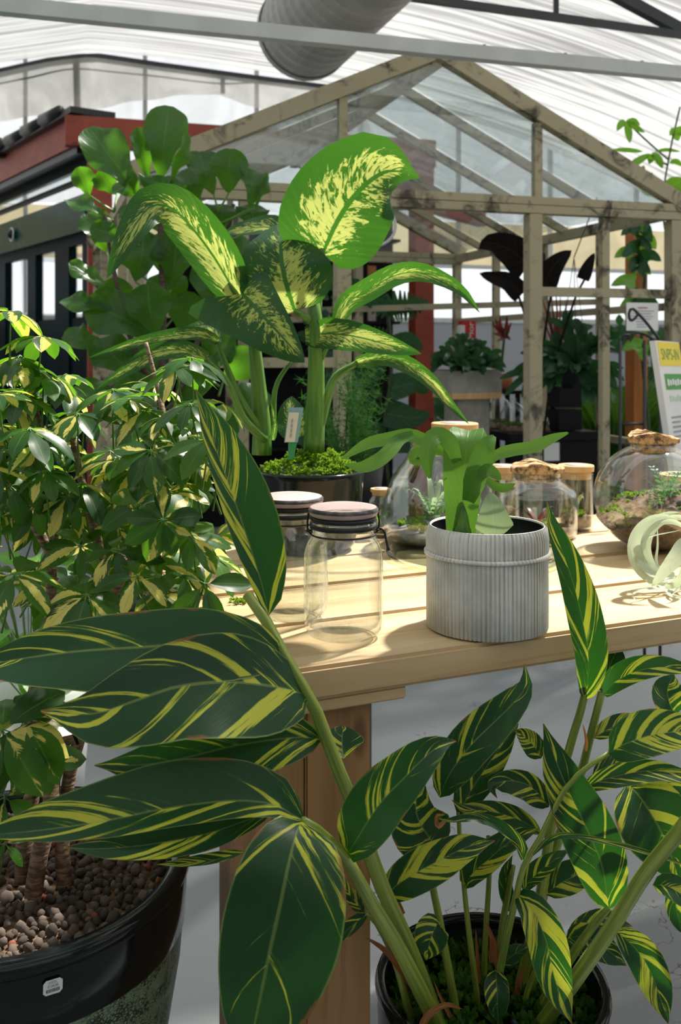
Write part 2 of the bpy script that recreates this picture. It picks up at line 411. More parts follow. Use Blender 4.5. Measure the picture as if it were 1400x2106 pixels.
mat_wood('orange_wood', (.40, .13, .022), (.48, .17, .03), (.26, .08, .016), 2, .6, .6)
mat_wood('light_wood', (.62, .36, .15), (.70, .44, .20), (.48, .26, .10), 2, 1.5, .5)
def mat_weathered():
    g = G('weathered_paint'); c = g.obj(9, 9, 9); n1 = g.noise(c, 1.0, 5, .65, 1.0); n2 = g.noise(c, .35, 2)
    x = g.ma('ADD', g.ma('MULTIPLY', n1, .7), g.ma('MULTIPLY', n2, .3))
    g.done(g.pr(g.mix(g.sm(x, .36, .50), (.060, .052, .038), (.38, .34, .22)), .8, 0, g.bump(n1, .3, .004)))
mat_weathered()
def mat_zinc():
    g = G('zinc'); n1 = g.noise(g.obj(14, 14, 14), 1.0, 5, .6); n2 = g.noise(g.obj(160, 160, 5), 1.0, 2)
    col = g.mix(g.sm(n1, .35, .65), (.52, .53, .50), (.72, .73, .69))
    sp = g.n('SeparateXYZ', {0: g.obj()}); an = g.ma('MULTIPLY', g.ma('ARCTAN2', sp.outputs[1], sp.outputs[0]), 88 / 6.28318)
    gro = g.sm(g.ma('ABSOLUTE', g.ma('SUBTRACT', g.ma('FRACT', an), .75)), .30, .12)
    col = g.mix(g.ma('MULTIPLY', gro, g.ma('ADD', .10, g.ma('MULTIPLY', g.sm(n2, .42, .62), .45))), col, (.34, .25, .15))
    g.done(g.pr(col, .5, .10, g.bump(n1, .1, .002)))
mat_zinc()
def mat_glaze():
    g = G('crackle_glaze'); v = g.n('TexVoronoi', {'Vector': g.obj(1, 1, 1.6), 'Scale': 170.0, 'Randomness': 1.0}, feature='DISTANCE_TO_EDGE').outputs[0]
    n1 = g.noise(g.obj(), 45, 4, .65)
    x = g.ma('ADD', v, g.ma('MULTIPLY', n1, .7))
    col = g.mix(g.sm(x, .36, .52), (.012, .020, .014), (.17, .24, .14))
    g.done(g.pr(col, .35, 0, g.bump(x, .5, .004)))
mat_glaze()
def mat_cork(name, a, b, sc):
    g = G(name); n1 = g.noise(g.obj(), sc, 5, .7)
    g.done(g.pr(g.mix(g.sm(n1, .35, .6), a, b), .85, 0, g.bump(n1, .6, .004)))
mat_cork('bark_cork', (.07, .035, .015), (.58, .36, .16), 60)
mat_cork('soil', (.04, .024, .014), (.20, .11, .055), 70)
plain('black_gloss', (.007, .010, .011), .12, var=.3, scale=4, **{'Specular IOR Level': .3})
plain('black_plastic', (.009, .011, .013), .35, var=.3, **{'Specular IOR Level': .25})
plain('teal_gloss', (.006, .050, .047), .2, var=.2, scale=3, **{'IOR': 1.13})
plain('teal_frame', (.004, .013, .015), .5, var=.2, **{'IOR': 1.12})
plain('dark_steel', (.030, .033, .034), .45, .3)
plain('grey_beam', (.50, .53, .52), .5, var=.1)
plain('duct_grey', (.36, .35, .33), .5, .2, var=.15)
plain('roof_tile', (.012, .012, .014), .45)
plain('grey_wall', (.30, .32, .35), .6, var=.08, scale=2)
plain('white_board', (.78, .79, .78), .5, var=.04)
plain('concrete', (.34, .33, .29), .85, var=.25, scale=12, bump=.3)
plain('dark_panel', (.012, .013, .013), .7, **{'Specular IOR Level': .15})
plain('pink_lid', (.52, .39, .38), .42, .1, var=.18, scale=30, bump=.1)
plain('lid_edge', (.16, .14, .14), .45, .4, var=.6, scale=60)
plain('rubber', (.012, .012, .013), .5)
plain('yellow_print', (.85, .68, .04), .55, var=.04); plain('green_print', (.07, .33, .06), .55, var=.05); plain('pale_green_print', (.50, .68, .52), .6, var=.05)
plain('grey_print', (.30, .33, .36), .6, var=.1); plain('black_print', (.02, .02, .02), .6, var=.1); plain('red_print', (.55, .012, .015), .45, var=.05)
plain('tag_green', (.03, .26, .08), .5, var=.1); plain('tag_blue', (.20, .38, .42), .5, var=.1); plain('tag_cream', (.62, .62, .52), .5, var=.06)
plain('pebble', (.085, .060, .045), .85, var=.55, scale=60, bump=.4, bscale=160); plain('pale_pebble', (.16, .12, .095), .85, var=.4, scale=60, bump=.4, bscale=160)
plain('rust_red', (.24, .06, .03), .8); plain('terracotta', (.42, .16, .06), .8); plain('white_plastic', (.75, .76, .76), .4, var=.05)
plain('packet_orange', (.50, .20, .07), .6); plain('packet_blue', (.10, .20, .32), .6); plain('packet_pale', (.50, .40, .36), .6)
plain('grey_stone', (.30, .29, .30), .8, var=.5, scale=50)
# ---------------------------------------------------------------- the hall
RZ = math.atan2(.299, .954)
A_ = Vector((math.cos(RZ), math.sin(RZ), 0)); B_ = Vector((-math.sin(RZ), math.cos(RZ), 0))
P0 = Vector((-2.42, 9.3, 0))
def H(t, s, z): return P0 + A_ * t + B_ * s + Vector((0, 0, z))
def zroof(t): return 4.12 - (.018 * t * t + .0016 * t ** 3 if t > 0 else -.24 * t)
T0, T1, S0 = -5.0, 7.2, -14.0
def place(o): o.location = P0; o.rotation_euler = (0, 0, RZ); return o
fl = MB().add([(T0, S0, 0), (T1, S0, 0), (T1, 1, 0), (T0, 1, 0)], [(0, 1, 2, 3)]).build('floor', 'painted_floor', kind='structure', smooth=False); place(fl)
# roof: a rippled shade screen under the glazing
nt, ns = 49, 330
v = []; f = []
for j in range(ns + 1):
    s = S0 + (0 - S0) * j / ns
    for i in range(nt + 1):
        t = T0 + (T1 - T0) * i / nt
        z = zroof(t) + .022 * math.sin(s * 19 + 1.5 * math.sin(s * 3.1) + .5 * math.sin(t * .9)) * (.5 + .5 * math.sin(s * 1.7 + t * .4)) - .05 * abs(math.sin(math.pi * s / 2.6))
        v.append((t, s, z))
def gap(t): return (-7.38 if t < 1.5 else (-7.27 if t < 2.2 else -7.32), -6.45)   # opening added out of view, edges shaped to land sun on table and schefflera
for j in range(ns):
    for i in range(nt):
        tc_, sc_ = T0 + (T1 - T0) * (i + .5) / nt, S0 - S0 * (j + .5) / ns
        if gap(tc_)[0] < sc_ < gap(tc_)[1]: continue
        if .8 < T0 + (T1 - T0) * (i + .5) / nt < 1.9 and -6.05 < S0 - S0 * (j + .5) / ns < -5.1: continue   # second hole added out of view to let sun onto the fiddle-leaf fig
        q = j * (nt + 1) + i; f.append((q, q + 1, q + nt + 2, q + nt + 1))
place(mk('ceiling', v, f, 'roof_screen', kind='structure', label='white rippled shade screen roof'))
# back wall: grey boards below, a clear window band, cream sheets, film up to the roof
wb = MB().box(((T0 + T1) / 2, .05, .775), (T1 - T0, .08, 1.55)).build('wall_back', 'grey_wall', kind='structure', smooth=False); place(wb)
NP = 11; pw = (T1 - T0) / NP
win = MB().box(((T0 + T1) / 2, .03, 1.57), (T1 - T0, .07, .05)).build('window_1', 'grey_beam', kind='structure', smooth=False); place(win)
MB().box(((T0 + T1) / 2, .03, 2.15), (T1 - T0, .07, .04)).build('window_head', 'grey_beam', win, local=True, smooth=False)
for k in range(NP):
    x = T0 + (k + .5) * pw
    MB().box((x, .05, 1.86), (pw - .05, .006, .54)).build('pane', 'clear_pane', win, local=True, smooth=False)
    MB().box((x, .05, 2.40), (pw - .04, .008, .46)).build('panel', 'cream_film', wb, local=True, smooth=False)
    xa, xb = x - pw / 2 + .015, x + pw / 2 - .015
    MB().add([(xa, .05, 2.65), (xb, .05, 2.65), (xb, .05, zroof(xb) + .1), (xa, .05, zroof(xa) + .1)], [(0, 1, 2, 3)]).build('panel', 'wall_film', wb, local=True, smooth=False)
for k in range(NP + 1):
    x = T0 + k * pw
    MB().box((x, .02, 1.5 + zroof(x) / 2 - .75 + .1), (.04, .05, zroof(x) - 1.5)).build('mullion', 'grey_beam', wb, local=True, smooth=False)
for nm, x, y in (('wall_left', T0, 0), ('wall_right', T1, 0)):
    o = MB().box((x, S0 / 2, .5), (.08, -S0, 1.0)).build(nm, 'grey_wall', kind='structure', smooth=False); place(o)
    for k in range(12):
        s = S0 + (k + .5) * -S0 / 12; MB().box((x, s, (1 + zroof(x)) / 2), (.008, -S0 / 12 - .04, zroof(x) - 1.0)).build('panel', 'wall_film' if k > 5 and nm == 'wall_right' else 'grey_wall', o, local=True, smooth=False)
o = MB().box(((T0 + T1) / 2, S0, .5), (T1 - T0, .08, 1.0)).build('wall_front', 'grey_wall', kind='structure', smooth=False); place(o)
for k in range(NP):
    x = T0 + (k + .5) * pw; MB().box((x, S0, 2.3), (pw - .04, .008, 2.6)).build('panel', 'grey_wall', o, local=True, smooth=False)
# far truss under the roof, with its post, wire and hanging film
tr = MB()
far = [(-40, 158, 9.0), (0, 150, 9.06), (100, 128, 9.15), (165, 120, 9.2), (205, 119, 9.25), (330, 137, 9.45), (500, 160, 9.7), (640, 178, 9.9), (760, 194, 10.1)]
fp = [at(*q) for q in far]
for p, q in zip(fp, fp[1:]): tr.bar(p, q + (q - p) * .02, .06, .07)
o = tr.build('trim_1', 'dark_steel', kind='structure', smooth=False, label='dark steel truss chord across the far end')
MB().bar(at(157, 125, 9.15), at(160, 262, 9.15), .05, .06, Vector((0, 1, 0))).build('post', 'dark_steel', o, smooth=False)
MB().bar(at(458, 160, 9.6), at(458, 192, 9.6), .04, .05, Vector((0, 1, 0))).build('bracket', 'dark_steel', o, smooth=False)
MB().tube(spline([at(-40, 180, 8.95), at(60, 160, 9.0), at(150, 142, 9.1), at(250, 150, 9.3), at(330, 158, 9.4), at(450, 172, 9.6), at(560, 172, 9.7), at(760, 200, 10.1)], 40), .008, 5).build('wire', 'dark_steel', o)
hem = [(-60, 262), (0, 250), (100, 238), (165, 232), (230, 219), (330, 203), (430, 194), (470, 203), (540, 225), (610, 246), (760, 292)]
v = []; f = []; n = 60
top = spline(fp, n)
hp = spline([at(x, y, 8.9 + (x + 40) / 800 * 1.1) for x, y in hem], n)
for i in range(n + 1):
    for j in range(7):
        p = top[i].lerp(hp[i], j / 6) + Vector((0, -.10 + .035 * math.sin(i * .9 + j * .5) * j / 6 - .03 * j / 6, -.03)); v.append(p)
for i in range(n):
    for j in range(6): q = i * 7 + j; f.append((q, q + 7, q + 8, q + 1))
mk('trim_2', v, f, 'drape_film', kind='structure', label='creased translucent film hanging below the far truss')
# pale grey cross tie, dark near truss, rafter
def along(p, t): return p + A_ * t
p = at(0, 12, 3.2)
o = MB().bar(along(p, -.8), along(p, 3.6), .05, .052).build('trim_3', 'grey_beam', kind='structure', smooth=False, label='pale grey cross tie below the roof')
for t in (1.75, 2.1, 2.45):
    MB().box(along(p, t) + Vector((0, 0, .031)), (.012, .012, .01)).build('screw', 'dark_steel', o, smooth=False)
p = at(860, -4, 4.6); q = at(1400, 72, 5.3)
o = MB().bar(p - (q - p) * .5, q + (q - p) * .5, .035, .035).build('trim_4', 'dark_steel', kind='structure', smooth=False, label='dark steel truss chord at the top right')
MB().bar(at(1143, 36, 4.96), at(1143, -60, 4.96), .025, .025, Vector((0, 1, 0))).build('web', 'dark_steel', o, smooth=False)
p = at(1270, -8, 5.2); q = at(1400, 62, 5.35)
MB().bar(p - (q - p) * 1.5, q + (q - p) * 2.0, .05, .06).build('trim_5', 'dark_steel', kind='structure', smooth=False, label='dark rafter crossing the top right corner')
# ventilation duct
e = at(628, 64, 5.0); rr = .245
root = thing('ventilation_duct', 'big grey ribbed round ventilation duct hanging under the roof', 'duct', e)
L = 1.4; prof = []; n = 42
v = []; f = []; seg = 36
for i in range(n + 1):
    d = -L * i / n; r = rr + (.007 if i % 3 == 0 else 0)
    for k in range(seg):
        a = 2 * math.pi * k / seg; v.append(e + B_ * d + A_ * (r * math.cos(a)) + Vector((0, 0, r * math.sin(a))))
for i in range(n):
    for k in range(seg): k2 = (k + 1) % seg; f.append((i * seg + k, i * seg + k2, (i + 1) * seg + k2, (i + 1) * seg + k))
mk('duct_body', v, f, 'duct_grey', root, smooth=False)
v = [e + B_ * .02 + A_ * (rr * 1.03 * math.cos(2 * math.pi * k / 36)) + Vector((0, 0, rr * 1.03 * math.sin(2 * math.pi * k / 36))) for k in range(36)]
v += [p - B_ * .05 for p in v]
mk('end_collar', v, [(k, (k + 1) % 36, 36 + (k + 1) % 36, 36 + k) for k in range(36)] + [tuple(range(36))], 'duct_grey', root, smooth=False)
for d in (-.4, -1.1):
    MB().tube([e + B_ * d + Vector((0, 0, rr)), e + B_ * d + Vector((0, 0, .85))], .006, 5).build('hanger', 'dark_steel', root)

# ---------------------------------------------------------------- red pergola and green hut behind
PB = Vector((-1.56, 6.3, 0)); D_ = Vector((-.573, .819, 0)); Nn = Vector((-.819, -.573, 0)); Z_ = Vector((0, 0, 1))
root = thing('red_pergola', 'dark red timber pergola frame behind the ficus and little greenhouse', 'pergola', PB)
MB().box(PB + Z_ * 1.28, (.15, .15, 2.56), A_, B_, Z_).build('post', 'red_wood', root, smooth=False)
P2 = PB + A_ * 2.24
MB().box(P2 + Z_ * 1.28, (.14, .14, 2.56), A_, B_, Z_).build('post', 'red_wood', root, smooth=False)
MB().box(PB + A_ * 1.06 + Z_ * 2.655, (2.55, .10, .19), A_, B_, Z_).build('beam', 'red_wood', root, smooth=False)
MB().box(P2 + A_ * -.16 + Z_ * 2.40, (.36, .06, .30), A_, B_, Z_).build('knee_board', 'red_wood', root, smooth=False)
q = at(990, 450, 8.0); MB().bar(q, P2 + Vector((0, .05, 2.33)), .08, .13).build('beam', 'red_wood', root, smooth=False)
root = thing('green_hut', 'dark green panelled hut with glazed doors and black tiled roof edge, far left', 'hut', PB + D_ * .3)
def hut(name, t0, t1, z0, z1, mat, off=0.0, th=.05, par=None):
    c = PB + D_ * ((t0 + t1) / 2) + Nn * off + Z_ * ((z0 + z1) / 2)
    return MB().box(c, (t1 - t0, th, z1 - z0), D_, Nn, D_.cross(Nn)).build(name, mat, par or root, smooth=False)
hut('fascia', .06, 3.4, 2.57, 2.76, 'red_wood', .12, .05)
hut('soffit', .06, 3.4, 2.52, 2.57, 'black_plastic', .05, .16)
tf = hut('transom_frame', .06, 3.4, 2.47, 2.52, 'teal_frame'); hut('pane', .1, 3.4, 2.41, 2.47, 'window_glass', 0, .01, tf)
hut('transom_bar', .06, 3.4, 2.385, 2.41, 'teal_frame')
hut('door_rail', 0.06, 3.4, 1.96, 2.03, 'teal_frame'); hut('header_band', .08, 3.4, 2.03, 2.27, 'teal_gloss', .03, .08)
for a, b in ((.08, .235), (.496, .785), (1.22, 1.417), (2.0, 2.2), (2.75, 3.0)): hut('stile', a, b, 0, 1.96, 'teal_frame', .0, .06)
for a, b in ((.235, .496), (.785, 1.22), (1.417, 2.0), (2.2, 2.75)):
    pn = hut('door_panel', a, b, 0.02, 1.47, 'teal_frame', -.005, .04); hut('pane', a, b, 1.47, 1.96, 'clear_pane', 0, .006, pn)
hut('roof_edge', -.02, 3.4, 2.76, 2.80, 'roof_tile', .05, .30)
for a in (.35, .75, 1.15, 1.62):
    c = PB + D_ * a + Nn * .2 + Z_ * 2.81
    MB().tube([c - D_ * .17, c + D_ * .17], [.035, .045], 9).build('ridge_tile', 'roof_tile', root)
c = PB + D_ * 1.62 + Nn * .2; MB().tube([c + Z_ * 2.74, c + Z_ * 2.88], .07, 10).build('downpipe_head', 'roof_tile', root)
c = PB + D_ * 1.62 + Nn * .09 + Z_ * 2.15
lm = MB().blob(c, .035, 10, 6).build('lamp', 'black_plastic', root)
MB().tube([c + D_ * .05 * math.cos(k * .35) + Z_ * .05 * math.sin(k * .35) for k in range(19)], .006, 5, False).build('lamp_ring', 'white_plastic', lm)
# dark display rack under the pergola
rk = thing('display_rack', 'tall dark display rack of small packets under the red pergola', 'rack', PB + A_ * 1.5 + B_ * .15)
MB().box(PB + A_ * 1.3 + B_ * .35 + Z_ * 1.1, (1.7, .03, 2.2), A_, B_, Z_).build('back_panel', 'dark_panel', rk, smooth=False)
for k in range(6):
    MB().box(PB + A_ * 1.3 + B_ * .26 + Z_ * (.55 + .3 * k), (1.7, .17, .02), A_, B_, Z_).build('shelf', 'dark_panel', rk, smooth=False)
pk = None
PKM = ['packet_orange', 'packet_blue', 'packet_pale']
for i in range(18):
    r_, c_ = divmod(i, 6)
    p = PB + A_ * (1.36 + .115 * c_) + B_ * .20 + Z_ * (1.462 + .3 * r_)
    col = PKM[(i * 7 + r_) % 3]
    o = MB().box((0, 0, .05), (.06, .02, .10 if i % 2 else .085), A_, B_, Z_).build('seed_packet', col, loc=p, smooth=False)
    tag(o, 'small %s packet, %s from left on the %s row of the dark rack' % (col[7:], ('first', 'second', 'third', 'fourth', 'fifth', 'sixth')[c_], ('lower', 'middle', 'upper')[r_]), 'packet', 'small packets on the dark rack')

# ---------------------------------------------------------------- the little greenhouse
GW, GD, ZE, ZP, XR = 2.42, 2.4, 1.88, 2.495, 1.25
GL = Vector((-.785, 3.726, 0))
gh = thing('little_greenhouse', 'little weathered timber greenhouse with glazed gable behind the table', 'greenhouse', GL, rotz=RZ)
def gl(x, y, z): return GL + A_ * x + B_ * y + Vector((0, 0, z))
def gbar(name, p, q, wd=.05, ht=.05, par=None, up=Vector((0, 0, 1))):
    return MB().bar(p, q, wd, ht, up).build(name, 'weathered_paint', par or gh, local=True, smooth=False)
YV = Vector((0, 1, 0))
for y, wd in ((0, .06), (GD, .05)):
    for x, w_ in ((0, wd), (.83, wd), (1.70, wd), (GW, wd)): gbar('post', (x, y, 0), (x, y, ZE - .04), w_, w_, up=YV)
    gbar('gable_beam', (-.03, y, ZE + .018), (GW + .03, y, ZE + .018), .05, .034); gbar('gable_beam', (-.03, y, ZE - .020), (GW + .03, y, ZE - .020), .06, .034)
    for xe in (-.06, GW + .06):
        d = (Vector((XR, y, ZP)) - Vector((xe, y, ZE + .02)))
        gbar('verge_rafter', Vector((xe, y, ZE + .02)), Vector((XR, y, ZP)) + d.normalized() * .02, .055, .04)
        gbar('verge_board', Vector((xe, y - .012, ZE + .055)), Vector((XR, y - .012, ZP + .035)), .03, .03)
    for x in (.83, 1.72):
        zt = ZE + (ZP - ZE) * (x / XR if x < XR else (GW - x) / (GW - XR)); gbar('gable_stud', (x, y, ZE), (x, y, zt - .01), .035, .035, up=YV)
gbar('mullion', (2.055, 0, 0), (2.055, 0, ZE - .04), .036, .036, up=YV)
gbar('rail', (1.70, 0, 1.505), (GW, 0, 1.505), .04, .04); gbar('rail', (0, 0, 1.2), (.83, 0, 1.2), .04, .04)
gbar('mullion', (.42, 0, 0), (.42, 0, ZE - .04), .036, .036, up=YV)
gbar('ridge_beam', (XR, 0, ZP - .02), (XR, GD, ZP - .02), .045, .06)
for x in (0, GW):
    gbar('eave_beam', (x, 0, ZE), (x, GD, ZE), .05, .05)
    gbar('side_rail', (x, 0, 1.45), (x, GD, 1.45), .035, .035); gbar('side_rail', (x, 0, .8), (x, GD, .8), .035, .035)
    for y in (.6, 1.2, 1.8): gbar('side_post', (x, y, 0), (x, y, ZE), .04, .04, up=YV)
for y in (.45, .95, 1.45, 1.95):
    for x in (0, GW): gbar('rafter', (x, y, ZE + .02), (XR, y, ZP - .02), .032, .04)
gbar('tie', (0.02, 1.2, 1.42), (GW, .62, 1.50), .03, .03); gbar('rail', (.83, GD, 1.45), (1.70, GD, 1.45), .035, .035)
def gpane(pts, name='pane'):
    v = [Vector(p) for p in pts]; n = len(v)
    nn = (v[1] - v[0]).cross(v[2] - v[0]).normalized() * .002
    vv = [p + nn for p in v] + [p - nn for p in v]
    ff = [tuple(range(n)), tuple(range(2 * n - 1, n - 1, -1))] + [(i, n + i, n + (i + 1) % n, (i + 1) % n) for i in range(n)]
    mk(name, vv, ff, 'window_glass', gh, local=True, smooth=False)
def zs(x): return ZE + (ZP - ZE) * (x / XR if x < XR else (GW - x) / (GW - XR))
for y in (0.0, GD):
    gpane([(.03, y, ZE + .03), (.81, y, ZE + .03), (.81, y, zs(.81) - .02), (.03, y, ZE + .035)])
    gpane([(.85, y, ZE + .03), (1.70, y, ZE + .03), (1.70, y, zs(1.7) - .02), (XR, y, ZP - .03), (.85, y, zs(.85) - .02)])
    gpane([(1.74, y, ZE + .03), (GW - .03, y, ZE + .03), (GW - .03, y, ZE + .035), (1.74, y, zs(1.74) - .02)])
ys = (0, .45, .95, 1.45, 1.95, GD)
for a, b in zip(ys, ys[1:]):
    for x in (0, GW): gpane([(x, a + .02, ZE + .045), (x, b - .02, ZE + .045), (XR, b - .02, ZP + .01), (XR, a + .02, ZP + .01)], 'roof_pane')

# ---------------------------------------------------------------- the scaffold-board table
TA = math.atan2(.405, .914); TO = Vector((-.089, 1.200, 0)); ZT = .85
TU = Vector((math.cos(TA), math.sin(TA), 0)); TN = Vector((-math.sin(TA), math.cos(TA), 0))
tb = thing('plank_table', 'long rustic table of thick pale pine boards carrying the jars', 'table', TO, rotz=TA)
def plank(name, x0, x1, y0, y1, z0, z1, mat, bev=.004):
    bm = bmesh.new(); bmesh.ops.create_cube(bm, size=1.0)
    for q in bm.verts: q.co = Vector((q.co.x * (x1 - x0), q.co.y * (y1 - y0), q.co.z * (z1 - z0)))
    bmesh.ops.bevel(bm, geom=bm.edges[:], offset=bev, segments=2, affect='EDGES')
    me = bpy.data.meshes.new(name); bm.to_mesh(me); bm.free(); me.materials.append(MAT[mat])
    me.polygons.foreach_set('use_smooth', [False] * len(me.polygons))
    return mo(name, me, tb, True, ((x0 + x1) / 2, (y0 + y1) / 2, (z0 + z1) / 2))
yy = 0.0
for k, (x0, dz) in enumerate(((.0, 0), (-.012, -.001), (.006, .001), (-.02, -.001))):
    plank('board', x0, 2.35, yy, yy + .190, ZT - .043, ZT + dz, 'table_wood', .005); yy += .200
plank('ledger', .0, .195, .006, .06, ZT - .060, ZT - .0435, 'table_wood', .002)
plank('leg_board', .015, .060, .03, .26, 0, ZT - .0605, 'leg_wood', .003)
plank('leg_board', .0615, .155, .03, .075, 0, ZT - .0605, 'leg_wood', .003)
plank('leg_board', 2.1, 2.145, .03, .26, 0, ZT - .044, 'leg_wood', .003)
plank('leg_board', 2.1, 2.145, .52, .75, 0, ZT - .044, 'leg_wood', .003)
plank('cross_bearer', 1.0, 1.045, .12, .74, ZT - .10, ZT - .044, 'leg_wood', .003)
c = TO + TU * 1.19 + TN * .02 + Vector((0, 0, ZT - .05))
def tl(x, y, z): return Vector((x, y, z))
MB().tube([tl(1.17 + .017 * math.cos(k * .42), .02, ZT - .052 + .011 * math.sin(k * .42)) for k in range(16)], .002, 5, False).build('ring_bolt', 'rubber', tb, local=True)
for k, (x, y) in enumerate(((.035, .035), (.335, .06))):
    MB().lathe([(.0001, .0012), (.006, .0012), (.0065, 0)], 14, (x, y, ZT)).build('screw_cap', 'white_plastic', tb, local=True)
# ---------------------------------------------------------------- glassware on the table
ZC = ZT - .0  # table top height
def on(px, py): Y = F * (CZ - ZT) / (py - YH); return at(px, py, Y)
def jar(px, py, label, rot=0.0):
    p = on(px, py); p.z = ZT + .002
    j = thing('clip_jar', label, 'jar', p, 'clip-top preserving jars', rotz=rot)
    ro = .0555
    outer = [(.0001, .003), (.030, .003), (.042, .0), (.049, .003), (.054, .012), (ro, .025), (ro, .105), (.0545, .118), (.050, .130), (.0445, .138), (.0430, .144), (.0430, .150), (.0465, .152), (.0465, .158), (.044, .160)]
    inner = [(.041, .160), (.0405, .145), (.043, .136), (.048, .128), (.052, .117), (.053, .105), (.053, .026), (.050, .016), (.040, .011), (.0001, .010)]
    MB().lathe(outer + inner, 56).build('glass_body', 'clear_glass', j, local=True)
    MB().lathe([(.0001, .1602), (.0455, .1602), (.0465, .163), (.0455, .166), (.0001, .166)], 44).build('rubber_seal', 'rubber', j, local=True)
    MB().lathe([(.0430, .150), (.047, .150), (.047, .156), (.043, .156)], 44).build('seal_ring', 'rubber', j, local=True)
    ld = MB().lathe([(.0001, .1805), (.040, .1805), (.0465, .1790)], 48).build('lid', 'pink_lid', j, local=True)
    MB().lathe([(.0465, .1790), (.0490, .1765), (.0490, .1735)], 48).build('lid_rim', 'lid_edge', ld, local=True)
    MB().lathe([(.0490, .1735), (.0475, .1690), (.044, .1665), (.0001, .1662)], 48).build('lid_skirt', 'pink_lid', ld, local=True)
    wr = MB()
    n = 40
    wr.tube([(.0455 * math.cos(2 * math.pi * k / n), .0455 * math.sin(2 * math.pi * k / n), .1415) for k in range(n + 1)], .0013, 6, False)
    for s in (-1, 1):
        wr.tube([(s * .0455, .0, .1415), (s * .050, 0, .146), (s * .0505, 0, .158), (s * .049, 0, .170), (s * .045, .0, .1765)], .0014, 6)
        wr.tube([(s * .0485 + .004 * math.cos(k * .8), .004 * math.sin(k * .8), .1465) for k in range(9)], .0013, 5, False)
    wr.build('wire_bail', 'rubber', j, local=True, kind='stuff')
    MB().tube(spline([(.0465, .0, .1480), (.056, -.004, .146), (.0595, -.006, .132), (.0625, -.008, .118)], 10), [.0022] * 5 + [.0018] * 4 + [.0022, .0026], 6).build('lever', 'rubber', j, local=True)
    return j
jar(706, 1308, 'empty clear clip jar with dusty pink lid, nearest on the table', .1)
jar(598, 1268, 'empty clear clip jar with pink lid, half hidden behind the nearer jar', .5)

def bottle(name, px, py, prof, label, cork=None, corkmat='light_wood', capr=None, wall=.003, contents=(), group='terrarium bottles on the table', jag=0.0, dz=0.0):
    """prof: outer (r, z) from base to mouth"""
    p = on(px, py); p.z = ZT + .0022 + dz
    b = thing(name, label, 'terrarium' if contents else 'bottle', p, group)
    inner = [(max(.0005, r - wall), z + (wall if i < 2 else 0)) for i, (r, z) in enumerate(prof)][::-1]
    MB().lathe([(.0005, .001)] + prof + inner, 48).build('glass_body', 'clear_glass', b, local=True)
    if cork:
        r, z0, z1 = cork; m = MB(); s0 = random.random() * 9
        def rb(q, z, a, k): return q * (1 + jag * (.5 * math.sin(3 * a + s0) + .5 * math.sin(7 * a + s0 * 2)))
        prf = [(.0005, z0), (r * .93, z0), (r * .95, z0 + .004), (r * .96, z0 + (z1 - z0) * .55), (r * 1.12, z0 + (z1 - z0) * .56), (r * 1.14, z1 - .002), (r * 1.11, z1), (.0005, z1)]
        m.lathe(prf, 36, rib=rb)
        if jag:
            for q in m.v:
                if q.z > z1 - .003: q.z += .006 * math.sin(q.x * 60 + s0) + .004 * R()
        ck = m.build('cork', corkmat, b, local=True, smooth=False)
        if corkmat == 'light_wood': MB().lathe([(.0005, z1 + .0006), (r * .72, z1 + .0006), (r * .72, z1)], 30).build('stamped_mark', 'grey_print', ck, local=True)
    for fn in contents: fn(b)
    return b
def soil_layer(r0, r1, h, tilt=0.0, mat='soil', z0=.006):
    def fn(b):
        m = MB(); n = 26
        prf = [(.0005, z0), (r0, z0), (r1, z0 + h * .55), (r1 * .98, z0 + h), (r1 * .5, z0 + h * 1.15), (.0005, z0 + h * 1.2)]
        m.lathe(prf, n)
        for q in m.v:
            if q.z > z0 + h * .5: q.z += q.x * tilt + U(-.002, .002)
        m.build('soil', mat, b, local=True)
    return fn
def moss_pad(r, z, n, size=.006, mat='moss', tilt=0.0, cx=0.0, cy=0.0):
    def fn(b):
        m = MB()
        for k in range(n):
            a = U(0, 6.283); q = r * math.sqrt(R()); c = Vector((cx + q * math.cos(a), cy + q * math.sin(a), z + (q * math.cos(a)) * tilt))
            tuft(m, c, size, 9)
        m.build('moss', mat, b, local=True, kind='stuff')
    return fn
def tuft(m, c, size, n=8, upb=.45):
    """a little moss tuft: short blades sprayed from one point"""
    for i in range(n):
        d = Vector((U(-1, 1), U(-1, 1), U(-.15, 1) + upb)).normalized(); s = d.cross(Vector((U(-1, 1), U(-1, 1), U(-1, 1)))).normalized()
        l = size * U(.6, 1.2); w_ = size * .22
        m.add([c + s * w_, c - s * w_, c + d * l - s * w_ * .9, c + d * l + s * w_ * .9], [(0, 1, 2, 3)], [(0, 0), (0, 1), (1, 1), (1, 0)], R())
def sprig(n, h, spread, z, mat='fern_leaf', ll=.03, lw=.006, cx=0.0, cy=0.0, name='sprig'):
    """several small arching fronds inside a bottle"""
    def fn(b):
        for k in range(n):
            a = 6.283 * k / n + U(-.4, .4); d = Vector((math.cos(a), math.sin(a), 0)); hh = h * U(.7, 1.1); c = Vector((cx, cy, z))
            pts = [c, c + d * spread * .35 + Vector((0, 0, hh * .6)), c + d * spread * .75 + Vector((0, 0, hh)), c + d * spread + Vector((0, 0, hh * .8))]
            v, f, uv = leaf_geo(pts, lw, lw, 'strip', ref=Vector((0, 0, 1)) - d * .5, fold=10, n=7, m=1, comp=False)
            mk(name, v, f, mat, b, uv=uv, local=True, lr=[R()] * len(v))
    return fn
